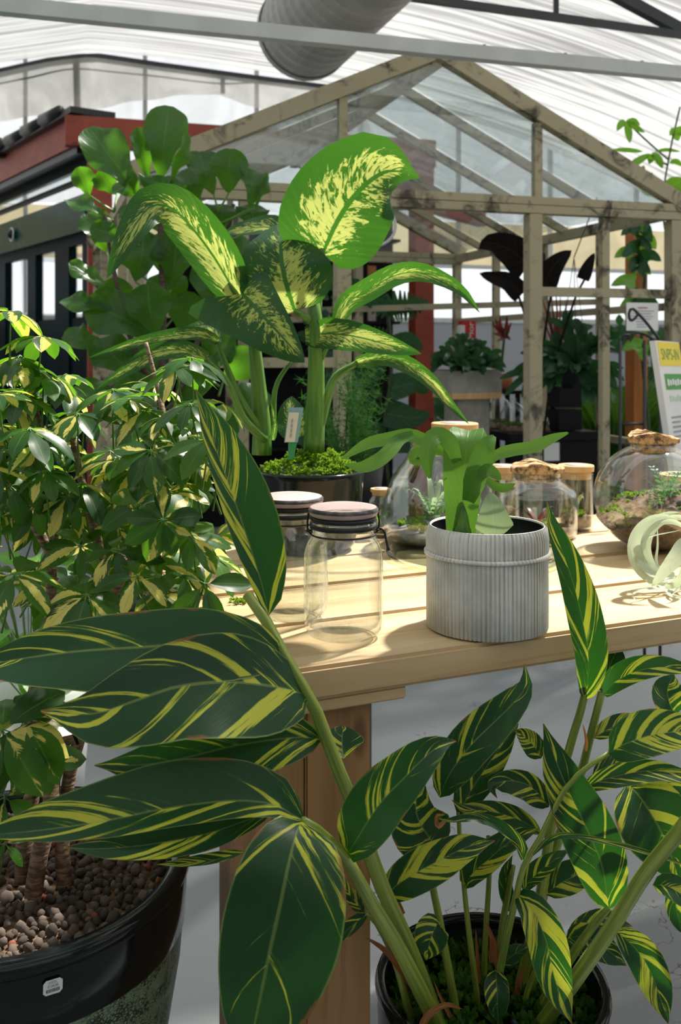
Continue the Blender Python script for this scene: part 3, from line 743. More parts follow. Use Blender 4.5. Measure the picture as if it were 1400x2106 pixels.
def fronds(n, h, spread, z, mat='fern_leaf', cx=0.0, cy=0.0, pin=9, pl=.008):
    """feathery fronds with pinnae, one mesh each"""
    def fn(b):
        for k in range(n):
            a = 6.283 * k / n + U(-.5, .5); d = Vector((math.cos(a), math.sin(a), 0)); hh = h * U(.75, 1.1); c = Vector((cx, cy, z))
            C = spline([c, c + d * spread * .4 + Vector((0, 0, hh * .7)), c + d * spread + Vector((0, 0, hh))], pin)
            m = MB().tube(C, .0006, 4)
            sd2 = d.cross(Vector((0, 0, 1)))
            for i in range(1, pin + 1):
                for s in (-1, 1):
                    q = C[i]; e = sd2 * s + d * .4 + Vector((0, 0, .2)); e.normalize(); l = pl * (1.1 - .6 * i / pin); w_ = (C[i] - C[i - 1]).normalized() * l * .22
                    m.add([q, q + e * l * .5 + w_, q + e * l, q + e * l * .5 - w_], [(0, 1, 2, 3)], [(0, .5), (.5, 1), (1, .5), (.5, 0)], R())
            m.build('frond', mat, b, local=True)
    return fn
bottle('flask', 890, 1118, [(.075, .0), (.096, .006), (.107, .028), (.109, .050), (.102, .085), (.085, .130), (.058, .165), (.047, .190), (.046, .212), (.049, .214)],
       'wide conical glass flask with pale cork and green cuttings, behind the zinc pot', (.043, .190, .214), dz=.006,
       contents=[soil_layer(.085, .098, .020, mat='grey_stone'), moss_pad(.08, .03, 60, .012), fronds(7, .09, .06, .03, pin=9, pl=.016), sprig(7, .09, .05, .03, 'shield_frond', lw=.007)])
bottle('tall_bottle', 935, 1090, [(.040, .0), (.049, .005), (.050, .02), (.050, .150), (.052, .175), (.049, .19), (.049, .215), (.051, .217)],
       'tall glass bottle with fat wooden stopper behind the fern', (.046, .196, .236), contents=[soil_layer(.044, .046, .03), moss_pad(.04, .04, 30, .012)])
bottle('small_bottle', 783, 1102, [(.024, .0), (.027, .004), (.027, .06), (.025, .075), (.019, .083), (.019, .093), (.021, .094)],
       'small corked glass bottle peeking out left of the conical flask', (.020, .086, .100), contents=[soil_layer(.022, .024, .012), sprig(8, .035, .022, .016, 'bright_leaf', lw=.004)])
bottle('cork_jar', 1103, 1104, [(.076, .0), (.084, .005), (.086, .02), (.086, .085), (.080, .100), (.064, .112), (.053, .120), (.052, .135), (.055, .138)],
       'squat clear glass jar with rough bark cork, behind the zinc pot', (.050, .120, .152), 'bark_cork', jag=.04,
       contents=[soil_layer(.08, .081, .014), moss_pad(.05, .024, 40, .010), sprig(6, .04, .05, .02, 'red_leaf', lw=.005)])
bottle('cylinder_jar', 1184, 1089, [(.033, .0), (.037, .003), (.0375, .01), (.0375, .122), (.0375, .124)],
       'slim cylinder jar with wooden lid and moss right of the bark-corked jar', (.035, .112, .142), contents=[soil_layer(.032, .034, .022), moss_pad(.028, .032, 30, .009), sprig(9, .045, .02, .03, 'shield_frond', lw=.005)])
bottle('cylinder_jar', 1034, 1080, [(.033, .0), (.037, .003), (.0375, .01), (.0375, .114), (.0375, .116)],
       'slim cylinder jar with wooden lid, mostly hidden behind the bark-corked jar', (.035, .104, .134), contents=[soil_layer(.032, .034, .03)])
bottle('cylinder_jar', 1404, 1090, [(.043, .0), (.047, .003), (.0475, .01), (.0475, .104), (.0475, .106)],
       'cylinder jar with wooden lid at the right edge behind the globe', (.045, .096, .122), contents=[soil_layer(.04, .044, .03), moss_pad(.03, .04, 24, .010)])
# glass plate
p = on(975, 1146); p.z = ZT + .0006
o = thing('glass_plate', 'round clear glass plate lying behind the zinc pot', 'plate', p)
MB().lathe([(.0005, .0), (.150, .0), (.168, .004), (.172, .010), (.169, .012), (.150, .006), (.0005, .0045)], 72).build('plate_disc', 'green_glass', o, local=True)
# globe terrarium
gr = .1165; prof = []
for k in range(23):
    a = -1.25 + (1.18 + 1.25) * k / 22; prof.append((gr * math.cos(a), gr * .93 * (math.sin(a)) + .103))
prof += [(.045, .2125), (.046, .219)]
def soil_globe(b):
    m = MB(); n = 44; rings = 14
    # body of soil following the glass, its top sloping up to the right
    def top(x, y): return .086 + x * .28 + .008 * math.sin(x * 50) * math.cos(y * 45) + .010 * math.sin(y * 22)
    v = []
    for i in range(rings):
        a = -1.24 + 1.30 * i / (rings - 1); r = (gr - .005) * math.cos(a); z = gr * .93 * math.sin(a) + .103
        for k in range(n):
            t = 2 * math.pi * k / n; x = r * math.cos(t); y = r * math.sin(t); v.append(Vector((x, y, min(z, top(x, y)))))
    f = [(i * n + k, i * n + (k + 1) % n, (i + 1) * n + (k + 1) % n, (i + 1) * n + k) for i in range(rings - 1) for k in range(n)]
    f.append(tuple(range(n))[::-1])
    base = len(v)
    R0 = [v[(rings - 1) * n + k].copy() for k in range(n)]
    for j in range(1, 8):
        for k in range(n):
            q = R0[k] * (1 - j / 8.0); q.z = top(q.x, q.y) + U(-.003, .004); v.append(q)
    for j in range(7):
        lo = (rings - 1) * n if j == 0 else base + (j - 1) * n; hi = base + j * n
        f += [(lo + k, lo + (k + 1) % n, hi + (k + 1) % n, hi + k) for k in range(n)]
    f.append(tuple(base + 6 * n + k for k in range(n)))
    mk('soil', v, f, 'soil', b, local=True)
    ms = MB()
    for k in range(150):
        t = U(0, 6.283); r = .104 * math.sqrt(U(.25, 1)); x = r * math.cos(t); y = r * math.sin(t)
        if x < .02 or R() < .35: tuft(ms, Vector((x, y, top(x, y))), .007, 8)
    ms.build('moss', 'moss', b, local=True, kind='stuff')
    for x, y, r in ((.02, -.05, .011), (.045, -.035, .009), (-.02, -.06, .008), (.06, -.06, .010), (.0, -.02, .010), (.075, -.03, .008)):
        MB().blob((x, y, top(x, y) + r * .4), r, 8, 6, .12, (1.2, 1, .8)).build('stone', 'pale_pebble', b, local=True)
bottle('globe_terrarium', 1342, 1128, prof, 'big round glass globe terrarium with soil, moss and cork lid', (.044, .195, .226), 'bark_cork', group=None, jag=.05,
       contents=[soil_globe, fronds(1, .055, .008, .080, 'bright_leaf', -.030, -.06, 10, .012), fronds(3, .05, .03, .09, 'bright_leaf', .0, -.04, 9, .010), fronds(6, .075, .05, .095, 'fern_leaf', .03, .0, 7, .020)])

# ---------------------------------------------------------------- zinc pot with staghorn fern
p = on(1001, 1288); p.z = ZT + .0015
sf = thing('potted_staghorn_fern', 'staghorn fern in a ribbed zinc pot on the table', 'potted plant', p)
rz = .0865; hz = .146
def rib(r, z, a, k): return r + (.0011 if k % 4 < 2 else -.0006) * (1 if r > .07 else 0)
SEG = 88 * 4
pot = MB().lathe([(.0005, .0), (rz - .004, .0), (rz, .002), (rz, .060), (rz - .0005, .104)], SEG, rib=rib).build('pot_wall', 'zinc', sf, local=True)
MB().lathe([(rz - .0005, .104), (rz + .0042, .1055), (rz + .0045, .1085), (rz + .0015, .111)], 88).build('bead', 'zinc', pot, local=True)
MB().lathe([(rz + .0005, .111), (rz + .0005, .130), (rz - .001, .140), (rz - .004, hz)], SEG, rib=rib).build('collar', 'zinc', pot, local=True)
MB().lathe([(rz - .004, hz), (rz - .0048, hz + .001), (rz - .0058, hz), (rz - .006, .10)], 88).build('rolled_rim', 'zinc', pot, local=True)
MB().lathe([(rz - .0062, hz - .002), (rz - .0062, .085), (.0005, .090)], 60).build('soil', 'black_plastic', sf, local=True)
YF = 1.40
MB().tube(spline([at(950, 1110, YF), at(952, 1070, YF), at(953, 1020, YF)], 6), [.014, .016, .012, .010, .008, .006, .004], 8).build('rhizome', 'green_stem', sf)
def fr(P, wl, wr, mat='staghorn_leaf', nm='frond', **kw):
    kw.setdefault('prof', 'strip'); kw.setdefault('up', .15); kw.setdefault('fold', 6); kw.setdefault('n', 16)
    return leaf(nm, sf, mat, [(x, y, YF + d) for x, y, d in P], wl, wr, **kw)
PROF['fan'] = lambda t: .62 + .45 * t if t < .8 else (.98 - (t - .8) * 1.6)
PROF['lobe'] = lambda t: min(1, .55 + t * 1.5) * (1 - max(0, t - .6) ** 2 * 5.2)
fr([(948, 1095, .0), (950, 1050, -.005), (952, 1000, -.012), (956, 950, -.02), (960, 905, -.015), (962, 885, .01)], 50, 48, prof='fan', fold=14, wave=.10)
fr([(940, 950, -.025), (924, 912, -.045), (900, 896, -.06), (884, 912, -.07), (878, 950, -.075), (884, 984, -.075)], 17, 19, prof='lobe', fold=8)
fr([(936, 940, .0), (905, 925, .01), (872, 905, .0), (840, 894, -.01), (800, 902, -.02), (755, 912, -.03), (702, 944, -.04)], 15, 13, prof='lobe', fold=10)
fr([(850, 894, -.01), (822, 905, -.02), (800, 930, -.035), (775, 950, -.045), (742, 962, -.05), (712, 955, -.055)], 14, 16, prof='lobe', fold=8)
fr([(905, 930, .02), (870, 920, .03), (850, 945, .02), (876, 952, .02)], 14, 12, prof='lobe')
fr([(962, 1030, -.01), (975, 985, -.03), (990, 940, -.045), (1002, 912, -.05), (1016, 897, -.04)], 22, 26, prof='lobe', fold=16, wave=.12)
fr([(985, 985, -.03), (1000, 966, -.05), (1014, 972, -.055), (1030, 986, -.05)], 12, 12, prof='lobe', fold=12)
fr([(998, 965, .02), (1015, 940, .025), (1050, 927, .03), (1097, 919, .035), (1135, 902, .04), (1168, 890, .04)], 13, 13, prof='lobe', fold=14)
fr([(1000, 985, .0), (1020, 1000, -.01), (1040, 1003, -.015), (1058, 995, -.015)], 9, 10, prof='lobe')
fr([(1018, 1100, -.02), (1015, 1070, -.03), (1012, 1040, -.03), (1008, 1012, -.02)], 46, 46, 'shield_frond', 'shield_frond', prof='blade', fold=4, cup=.15)
fr([(985, 1100, .04), (975, 1075, .045), (968, 1050, .04)], 30, 26, 'shield_frond', 'shield_frond', prof='blade')

# ---------------------------------------------------------------- air plant
p = on(1372, 1214); p.z = ZT + .001
ap = thing('air_plant', 'silvery air plant of curled strap leaves lying before the globe', 'air plant', p)
yA = p.y
def ring(cx, cy, r0, r1, a0, a1, w_, dy0, dy1, nm='leaf', n=22, sq=1.0):
    pts = []
    for k in range(11):
        t = k / 10; a = math.radians(a0 + (a1 - a0) * t); r = r0 + (r1 - r0) * t
        pts.append((cx + r * math.cos(a), cy - r * sq * math.sin(a), yA + dy0 + (dy1 - dy0) * t))
    leaf(nm, ap, 'silver_leaf', pts, w_ * 1.35, w_ * 1.35, prof='blade', up=.0, fold=18, n=n, m=2, roll=28, comp=False)
ring(1366, 1124, 68, 62, 275, 65, 17, .0, -.03); ring(1372, 1126, 60, 54, 285, 30, 13, -.02, .02)
ring(1384, 1140, 66, 88, 262, 80, 11, .03, .01); ring(1390, 1130, 60, 70, 250, 20, 10, .02, .05)
ring(1352, 1180, 30, 70, 300, 420, 9, -.02, -.05)
leaf('leaf', ap, 'silver_leaf', [(1420, 1105, yA - .06), (1395, 1140, yA - .07), (1365, 1175, yA - .06), (1340, 1206, yA - .045)], 24, 22, prof='blade', up=.1, fold=12, n=12, m=2)
leaf('leaf', ap, 'silver_leaf', [(1372, 1200, yA), (1350, 1208, yA - .03), (1322, 1214, yA - .06), (1300, 1222, yA - .08), (1312, 1238, yA - .105), (1336, 1249, yA - .125)], 3, 3, prof='blade', up=.3, fold=10, n=16, m=1)
leaf('leaf', ap, 'silver_leaf', [(1385, 1206, yA), (1375, 1222, yA - .05), (1400, 1230, yA - .08), (1440, 1236, yA - .10)], 5, 5, prof='blade', up=.4, n=12, m=1)
leaf('leaf', ap, 'silver_leaf', [(1350, 1178, yA), (1325, 1150, yA - .01), (1322, 1110, yA), (1400, 1090, yA + .02)], 3, 3, prof='blade', n=12, m=1)
leaf('leaf', ap, 'silver_leaf', [(1372, 1200, yA), (1350, 1160, yA), (1352, 1120, yA + .01), (1351, 1075, yA + .02)], 4, 4, prof='blade', n=12, m=1)
leaf('leaf', ap, 'silver_leaf', [(1388, 1212, yA), (1410, 1200, yA - .03), (1440, 1190, yA - .03)], 14, 14, prof='blade', up=.4, n=8, m=2)
# small moss tuft left on the table
p = on(490, 1240); p.z = ZT + .001
o = thing('moss_tuft', 'small green moss tuft dropped on the table beside the tall leaf', 'moss', p)
m = MB()
for k in range(26): tuft(m, Vector((U(-.013, .013), U(-.010, .010), .001)), .005, 8)
m.build('moss', 'moss', o, local=True, kind='stuff')
# ---------------------------------------------------------------- variegated ginger, spilling across the foreground
gp = at(1010, 2025, 1.36); gp.z = 0
gi = thing('potted_ginger', 'yellow-striped variegated ginger in a black glazed pot under the table', 'potted plant', gp)
ZR = .372; rp = .160
MB().lathe([(.0005, .004), (.095, .004), (.110, .0), (.118, .010), (.142, .14), (.158, .30), (.160, ZR - .02), (.163, ZR - .008), (.160, ZR), (.150, ZR), (.147, ZR - .010), (.144, ZR - .05), (.0005, ZR - .05)], 64).build('pot', 'black_gloss', gi, local=True)
m = MB()
for k in range(420):
    a = U(0, 6.283); q = .142 * math.sqrt(R()); tuft(m, Vector((q * math.cos(a), q * math.sin(a), ZR - .045 + .03 * R() * (1.1 - q / .16))), U(.010, .018), 9)
m.build('moss', 'dark_moss', gi, local=True, kind='stuff')
def gstem(P, r0, r1, mat='ginger_stem', nm='stem'):
    pts = spline([at(*q) for q in P], 18); n = len(pts)
    MB().tube(pts, [(r0 + (r1 - r0) * i / (n - 1)) for i in range(n)], 8).build(nm, mat, gi)
gstem([(905, 2120, 1.33), (845, 1960, 1.27), (780, 1810, 1.22), (735, 1680, 1.18), (690, 1570, 1.15), (640, 1440, 1.13), (600, 1380, 1.13), (555, 1290, 1.14), (508, 1222, 1.16)], .0125, .0065)
gstem([(915, 2140, 1.31), (890, 2090, 1.29), (820, 1950, 1.22), (760, 1850, 1.17), (716, 1774, 1.13), (660, 1715, 1.10), (622, 1690, 1.08)], .0125, .006)
gstem([(945, 2120, 1.34), (935, 2066, 1.33), (905, 1900, 1.31), (888, 1812, 1.30), (886, 1740, 1.30)], .0062, .0045)
gstem([(985, 2110, 1.36), (980, 2047, 1.36), (962, 1900, 1.36), (948, 1760, 1.36), (942, 1670, 1.37)], .0048, .003)
gstem([(992, 2080, 1.40), (998, 1930, 1.41), (1006, 1790, 1.42), (1004, 1720, 1.42)], .0048, .0035)
gstem([(1022, 2060, 1.40), (1030, 1925, 1.41), (1054, 1780, 1.42)], .0055, .0045)
gstem([(1020, 2080, 1.33), (1028, 1996, 1.31), (1057, 1861, 1.28), (1078, 1780, 1.26), (1110, 1725, 1.25), (1160, 1625, 1.24), (1205, 1580, 1.24), (1251, 1549, 1.24)], .0055, .003)
gstem([(1050, 2120, 1.38), (1085, 1960, 1.37), (1110, 1850, 1.36), (1130, 1720, 1.36), (1165, 1560, 1.36), (1200, 1440, 1.36), (1205, 1390, 1.36)], .0090, .005)
gstem([(1080, 2150, 1.34), (1125, 2092, 1.30), (1183, 2013, 1.26), (1257, 1907, 1.22), (1329, 1793, 1.18), (1405, 1700, 1.15), (1480, 1600, 1.13)], .0105, .0085)
gstem([(1070, 2140, 1.36), (1160, 1990, 1.32), (1215, 1910, 1.29), (1250, 1866, 1.27)], .008, .005)
gstem([(1090, 2100, 1.40), (1105, 1900, 1.40), (1150, 1720, 1.40), (1192, 1600, 1.40), (1215, 1510, 1.40), (1237, 1425, 1.40)], .0080, .0055)
gstem([(1060, 2120, 1.35), (1095, 2010, 1.34), (1130, 1960, 1.33), (1165, 1930, 1.33)], .0045, .003)
gstem([(850, 2120, 1.32), (815, 1985, 1.28), (775, 1900, 1.26), (752, 1878, 1.25)], .006, .0035)
GLV = [  # midrib (px, py, Y) base to tip, left / right half width, options
 ([(552, 1266, 1.14), (540, 1210, 1.145), (512, 1120, 1.15), (475, 1010, 1.16), (435, 900, 1.18), (402, 800, 1.20)], 36, 78, dict(fold=26, up=.1, roll=8)),
 ([(585, 1362, 1.13), (540, 1335, 1.115), (430, 1322, 1.10), (300, 1330, 1.085), (150, 1340, 1.075), (0, 1362, 1.07), (-90, 1385, 1.07)], 96, 70, dict(fold=10, up=.35, wave=.05)),
 ([(632, 1432, 1.13), (590, 1417, 1.105), (480, 1402, 1.07), (365, 1412, 1.045), (280, 1440, 1.03), (190, 1468, 1.025), (84, 1462, 1.03)], 116, 92, dict(fold=8, up=.30, wave=.10)),
 ([(662, 1520, 1.145), (600, 1517, 1.13), (480, 1534, 1.115), (390, 1556, 1.11), (300, 1572, 1.11), (194, 1574, 1.115)], 70, 62, dict(fold=14, up=.12, wave=.06)),
 ([(628, 1690, 1.085), (600, 1675, 1.08), (565, 1655, 1.07), (490, 1647, 1.05), (400, 1655, 1.035), (320, 1667, 1.02), (225, 1687, 1.005), (100, 1706, .995), (-70, 1722, .99)], 42, 84, dict(fold=16, up=.35)),
 ([(560, 1668, 1.10), (500, 1690, 1.085), (420, 1716, 1.08), (300, 1738, 1.075), (200, 1746, 1.075), (134, 1742, 1.08)], 34, 52, dict(fold=12, up=.25, wave=.06)),
 ([(505, 1752, 1.12), (440, 1768, 1.12), (380, 1776, 1.12), (322, 1778, 1.12)], 8, 14, dict(fold=10)),
 ([(622, 1690, 1.07), (614, 1700, 1.055), (602, 1740, 1.03), (589, 1795, 1.01), (575, 1864, 1.0), (557, 1943, .995), (541, 2020, .995), (522, 2110, 1.0), (500, 2200, 1.01)], 138, 108, dict(fold=9, up=.15, wave=.05)),
 ([(714, 1755, 1.13), (726, 1738, 1.12), (779, 1655, 1.10), (830, 1601, 1.09), (875, 1556, 1.09), (910, 1530, 1.10), (938, 1524, 1.11)], 62, 58, dict(fold=18, up=.2, wave=.12)),
 ([(904, 1640, 1.31), (923, 1594, 1.30), (965, 1536, 1.29), (1010, 1491, 1.29), (1050, 1452, 1.29), (1080, 1412, 1.30), (1078, 1364, 1.31)], 46, 44, dict(fold=12, up=.15)),
 ([(941, 1678, 1.37), (960, 1640, 1.38), (985, 1600, 1.39), (1020, 1549, 1.40), (1066, 1488, 1.42)], 40, 36, dict(fold=20, up=.1)),
 ([(890, 1745, 1.30), (884, 1725, 1.295), (862, 1690, 1.285), (855, 1650, 1.285), (872, 1604, 1.29)], 68, 60, dict(fold=18, up=.1)),
 ([(889, 1742, 1.31), (868, 1722, 1.31), (830, 1690, 1.30), (782, 1668, 1.29)], 14, 14, dict(fold=20)),
 ([(885, 1745, 1.32), (850, 1735, 1.33), (820, 1705, 1.33), (806, 1680, 1.34)], 30, 26, dict(fold=12)),
 ([(788, 1850, 1.26), (810, 1825, 1.255), (850, 1798, 1.25), (907, 1768, 1.25), (960, 1742, 1.25), (1018, 1729, 1.26)], 40, 44, dict(fold=14, up=.25)),
 ([(958, 1828, 1.35), (968, 1800, 1.34), (1004, 1768, 1.33), (1052, 1729, 1.33), (1110, 1704, 1.34)], 32, 26, dict(fold=16, up=.2)),
 ([(1075, 1768, 1.24), (1066, 1735, 1.235), (1020, 1697, 1.23), (971, 1684, 1.22), (920, 1688, 1.22), (900, 1682, 1.22)], 11, 14, dict(fold=24, prof='strip', up=.3)),
 ([(1112, 1716, 1.37), (1090, 1698, 1.37), (1052, 1680, 1.36), (1004, 1668, 1.36), (955, 1664, 1.36), (928, 1645, 1.36)], 22, 22, dict(fold=10, up=.3)),
 ([(1128, 1660, 1.37), (1110, 1635, 1.365), (1080, 1612, 1.36), (1040, 1606, 1.36), (1010, 1618, 1.35), (1022, 1642, 1.34)], 34, 24, dict(fold=14, up=.2)),
 ([(1112, 1560, 1.41), (1098, 1535, 1.41), (1078, 1515, 1.41), (1056, 1500, 1.41)], 26, 22, dict(fold=14)),
 ([(1200, 1440, 1.36), (1208, 1400, 1.345), (1209, 1340, 1.335), (1196, 1270, 1.33), (1180, 1205, 1.33), (1158, 1140, 1.335), (1135, 1080, 1.345), (1124, 1030, 1.36)], 32, 46, dict(fold=24, up=.05)),
 ([(1238, 1425, 1.40), (1243, 1400, 1.42), (1255, 1365, 1.45), (1275, 1325, 1.48)], 34, 38, dict(fold=18, up=.0)),
 ([(1240, 1428, 1.38), (1262, 1404, 1.35), (1310, 1380, 1.32), (1370, 1372, 1.30), (1450, 1384, 1.28)], 28, 24, dict(fold=12, up=.3)),
 ([(1390, 1470, 1.35), (1378, 1450, 1.35), (1372, 1420, 1.36), (1385, 1385, 1.37)], 34, 44, dict(fold=20)),
 ([(1251, 1549, 1.24), (1285, 1530, 1.225), (1340, 1512, 1.21), (1400, 1505, 1.20), (1470, 1510, 1.20)], 48, 46, dict(fold=14, up=.35)),
 ([(1196, 1625, 1.30), (1230, 1607, 1.29), (1286, 1592, 1.28), (1345, 1585, 1.27), (1410, 1598, 1.26), (1450, 1620, 1.26)], 22, 26, dict(fold=14, up=.3)),
 ([(1252, 1870, 1.27), (1248, 1845, 1.265), (1236, 1775, 1.255), (1200, 1691, 1.25), (1162, 1612, 1.25), (1136, 1545, 1.255), (1117, 1488, 1.26)], 60, 58, dict(fold=14, up=.1)),
 ([(1290, 1612, 1.31), (1310, 1632, 1.29), (1343, 1680, 1.27), (1372, 1740, 1.26), (1400, 1820, 1.25)], 72, 80, dict(fold=12, up=.2)),
 ([(1060, 1838, 1.28), (1072, 1846, 1.27), (1096, 1872, 1.255), (1123, 1936, 1.24), (1142, 2018, 1.235), (1176, 2106, 1.24)], 42, 40, dict(fold=12, up=.15)),
 ([(1019, 1995, 1.31), (1020, 2010, 1.30), (1022, 2050, 1.285), (1024, 2106, 1.28)], 26, 26, dict(fold=12, up=.15)),
 ([(905, 1898, 1.30), (896, 1905, 1.29), (884, 1935, 1.28), (876, 1975, 1.28)], 34, 36, dict(fold=12, up=.15)),
 ([(1262, 1912, 1.23), (1285, 1930, 1.225), (1318, 1965, 1.22), (1346, 2020, 1.215), (1374, 2106, 1.215)], 38, 36, dict(fold=12, up=.1)),
 ([(1342, 1820, 1.19), (1370, 1822, 1.18), (1405, 1842, 1.17), (1460, 1880, 1.17)], 28, 24, dict(fold=14, up=.3)),
 ([(1122, 1840, 1.37), (1150, 1818, 1.37), (1190, 1798, 1.38), (1236, 1776, 1.39)], 34, 30, dict(fold=12, up=.1)),
 ([(1164, 1932, 1.33), (1190, 1926, 1.32), (1230, 1940, 1.31), (1288, 1986, 1.31)], 28, 34, dict(fold=14, up=.2)),
 ([(1165, 1930, 1.34), (1200, 1905, 1.345), (1245, 1890, 1.35), (1300, 1905, 1.36)], 20, 22, dict(fold=14)),
 ([(1076, 1835, 1.29), (1090, 1810, 1.29), (1125, 1780, 1.28), (1172, 1746, 1.28)], 22, 18, dict(fold=16)),
 ([(1096, 1758, 1.22), (1125, 1730, 1.21), (1160, 1718, 1.20), (1220, 1726, 1.19), (1300, 1744, 1.18), (1400, 1776, 1.17), (1440, 1792, 1.17)], 6, 6, dict(prof='strip', fold=14, up=.2)),
 ([(1030, 1986, 1.33), (1045, 1972, 1.33), (1065, 1958, 1.33), (1090, 1946, 1.33)], 18, 15, dict(fold=16)),
 ([(1220, 1518, 1.38), (1250, 1500, 1.38), (1285, 1484, 1.39), (1322, 1474, 1.40)], 20, 20, dict(fold=16)),
 ([(1218, 1592, 1.37), (1250, 1576, 1.37), (1285, 1562, 1.38), (1316, 1552, 1.39)], 18, 16, dict(fold=14)),
 ([(707, 1560, 1.16), (704, 1545, 1.17), (703, 1520, 1.18), (706, 1492, 1.19)], 44, 50, dict(fold=26, prof='oval')),
 ([(756, 1878, 1.25), (735, 1895, 1.245), (705, 1920, 1.24), (672, 1946, 1.24)], 15, 15, dict(fold=18)),
 ([(748, 1880, 1.26), (730, 1855, 1.26), (712, 1828, 1.26), (704, 1800, 1.27)], 15, 14, dict(fold=18)),
 ([(1058, 1880, 1.42), (1044, 1845, 1.42), (1040, 1800, 1.42), (1054, 1758, 1.42)], 18, 15, dict(fold=24)),
 ([(575, 1668, 1.11), (560, 1640, 1.12), (552, 1618, 1.12), (548, 1602, 1.12)], 5, 5, dict(fold=24)),
 ([(1300, 1600, 1.36), (1340, 1600, 1.36), (1390, 1630, 1.36), (1440, 1680, 1.36)], 34, 34, dict(fold=14)),
 ([(1350, 1700, 1.30), (1390, 1740, 1.29), (1420, 1800, 1.28), (1440, 1880, 1.28)], 36, 40, dict(fold=14)),
 ([(1405, 1810, 1.24), (1390, 1850, 1.24), (1396, 1890, 1.24), (1420, 1930, 1.24)], 22, 22, dict(fold=14)),
 ([(985, 1640, 1.44), (975, 1600, 1.45), (985, 1560, 1.45), (1010, 1520, 1.46)], 26, 26, dict(fold=14)),
 ([(1100, 1700, 1.42), (1080, 1690, 1.43), (1050, 1700, 1.43), (1020, 1722, 1.44)], 18, 18, dict(fold=14)),
]
for P, wl, wr, kw in GLV:
    kw.setdefault('n', 18 if len(P) > 5 else 12); kw.setdefault('m', 4 if len(P) > 5 else 3)
    leaf('leaf', gi, 'ginger_leaf', P, wl, wr, **kw)
# dry sheaths and curled brown tips
for P, wl, wr in (([(858, 2040, 1.29), (820, 1990, 1.27), (790, 1955, 1.26), (748, 1926, 1.25)], 13, 14), ([(830, 1880, 1.27), (795, 1830, 1.25), (775, 1800, 1.24), (752, 1786, 1.24)], 9, 9),
                  ([(860, 2130, 1.24), (880, 2090, 1.24), (915, 2068, 1.25), (950, 2075, 1.27)], 10, 10), ([(985, 2060, 1.38), (982, 1980, 1.38), (978, 1910, 1.39)], 8, 8),
                  ([(1010, 1980, 1.37), (1012, 1935, 1.37), (996, 1890, 1.37)], 10, 10), ([(1022, 1990, 1.36), (1020, 1950, 1.36), (1014, 1925, 1.36)], 9, 9),
                  ([(1060, 2060, 1.36), (1070, 2010, 1.36), (1084, 1985, 1.36)], 10, 10), ([(915, 1690, 1.215), (900, 1700, 1.21), (898, 1678, 1.21), (915, 1676, 1.215)], 7, 7),
                  ([(1205, 1545, 1.25), (1205, 1520, 1.25), (1198, 1488, 1.25)], 5, 5), ([(930, 2100, 1.31), (905, 2050, 1.31), (892, 2018, 1.31)], 6, 6)):
    leaf('dry_sheath', gi, 'dry_leaf', P, wl, wr, prof='blade', fold=30, n=10, m=2, label='papery brown dry sheath')

# ---------------------------------------------------------------- schefflera bonsai in the big glazed pot
SX, SY = -.4536, 1.35; rs = .238; zs_ = .538
sc = thing('potted_schefflera', 'cream-variegated umbrella tree in a large dark glazed pot with clay pebbles, bottom left', 'potted plant', (SX, SY, 0))
pot = MB().lathe([(.0005, .004), (.12, .004), (.14, 0), (.150, .012), (.178, .12), (.205, .26), (.2285, .40), (.2325, .448)], 80).build('pot', 'crackle_glaze', sc, local=True)
MB().lathe([(.2325, .448), (.2350, .452), (rs - .001, zs_ - .055), (rs, zs_ - .022), (rs - .001, zs_ - .018)], 80).build('dark_band', 'black_gloss', pot, local=True)
MB().lathe([(rs - .001, zs_ - .018), (rs + .004, zs_ - .012), (rs + .003, zs_ - .002), (rs - .004, zs_ + .002), (rs - .020, zs_), (rs - .024, zs_ - .006), (rs - .026, zs_ - .05)], 80).build('rim', 'black_gloss', pot, local=True)
# price sticker
ca = at(113, 2028, 1.13)
d = Vector((ca.x - SX, ca.y - SY, 0)).normalized(); rad = .2398
zc_ = CZ - (2028 - YH) / F * (SY + d.y * rad); cc = Vector((SX + d.x * rad, SY + d.y * rad, zc_))
sx = Vector((-d.y, d.x, 0)); lean = (Vector((0, 0, 1)) + d * .09).normalized(); nrm = sx.cross(lean)
def quad_on(c, w_, h_, off, nm, mat, par):
    v = []
    for a, b in ((-1, -1), (1, -1), (1, 1), (-1, 1)):
        for e, g_ in ((.0, .18), (.18, .0)) if (a * b > 0) else ((.18, .0), (.0, .18)):
            v.append(c + sx * (a * (w_ / 2 - e * h_)) + lean * (b * (h_ / 2 - g_ * h_)) + nrm * off)
    return mk(nm, v, [tuple(range(8))], mat, par, smooth=False)
st = quad_on(cc, .0225, .0185, .0012, 'price_sticker', 'white_plastic', pot)
st['label'] = 'white price sticker'
def text(s, size, org, X, Yv, mat, par, nm='lettering', wmax=None):
    cu = bpy.data.curves.new(nm, 'FONT'); cu.body = s; cu.size = size; cu.align_x = 'CENTER'; cu.align_y = 'CENTER'; cu.extrude = 0
    tmp = bpy.data.objects.new('tmp', cu); COL.objects.link(tmp)
    dg = bpy.context.evaluated_depsgraph_get(); me = bpy.data.meshes.new_from_object(tmp.evaluated_get(dg)); bpy.data.objects.remove(tmp)
    xs = [q.co.x for q in me.vertices]; k = 1.0
    if wmax and xs: k = wmax / max(1e-6, (max(xs) - min(xs)))
    for q in me.vertices: q.co = org + X * (q.co.x * k) + Yv * q.co.y
    me.materials.clear(); me.materials.append(MAT[mat]); me.name = nm
    return mo(nm, me, par)
text('€134,50', .0048, cc + lean * .0012 + nrm * .0015, sx, lean, 'black_print', pot, wmax=.0125)
bars = MB(); x = -.0075
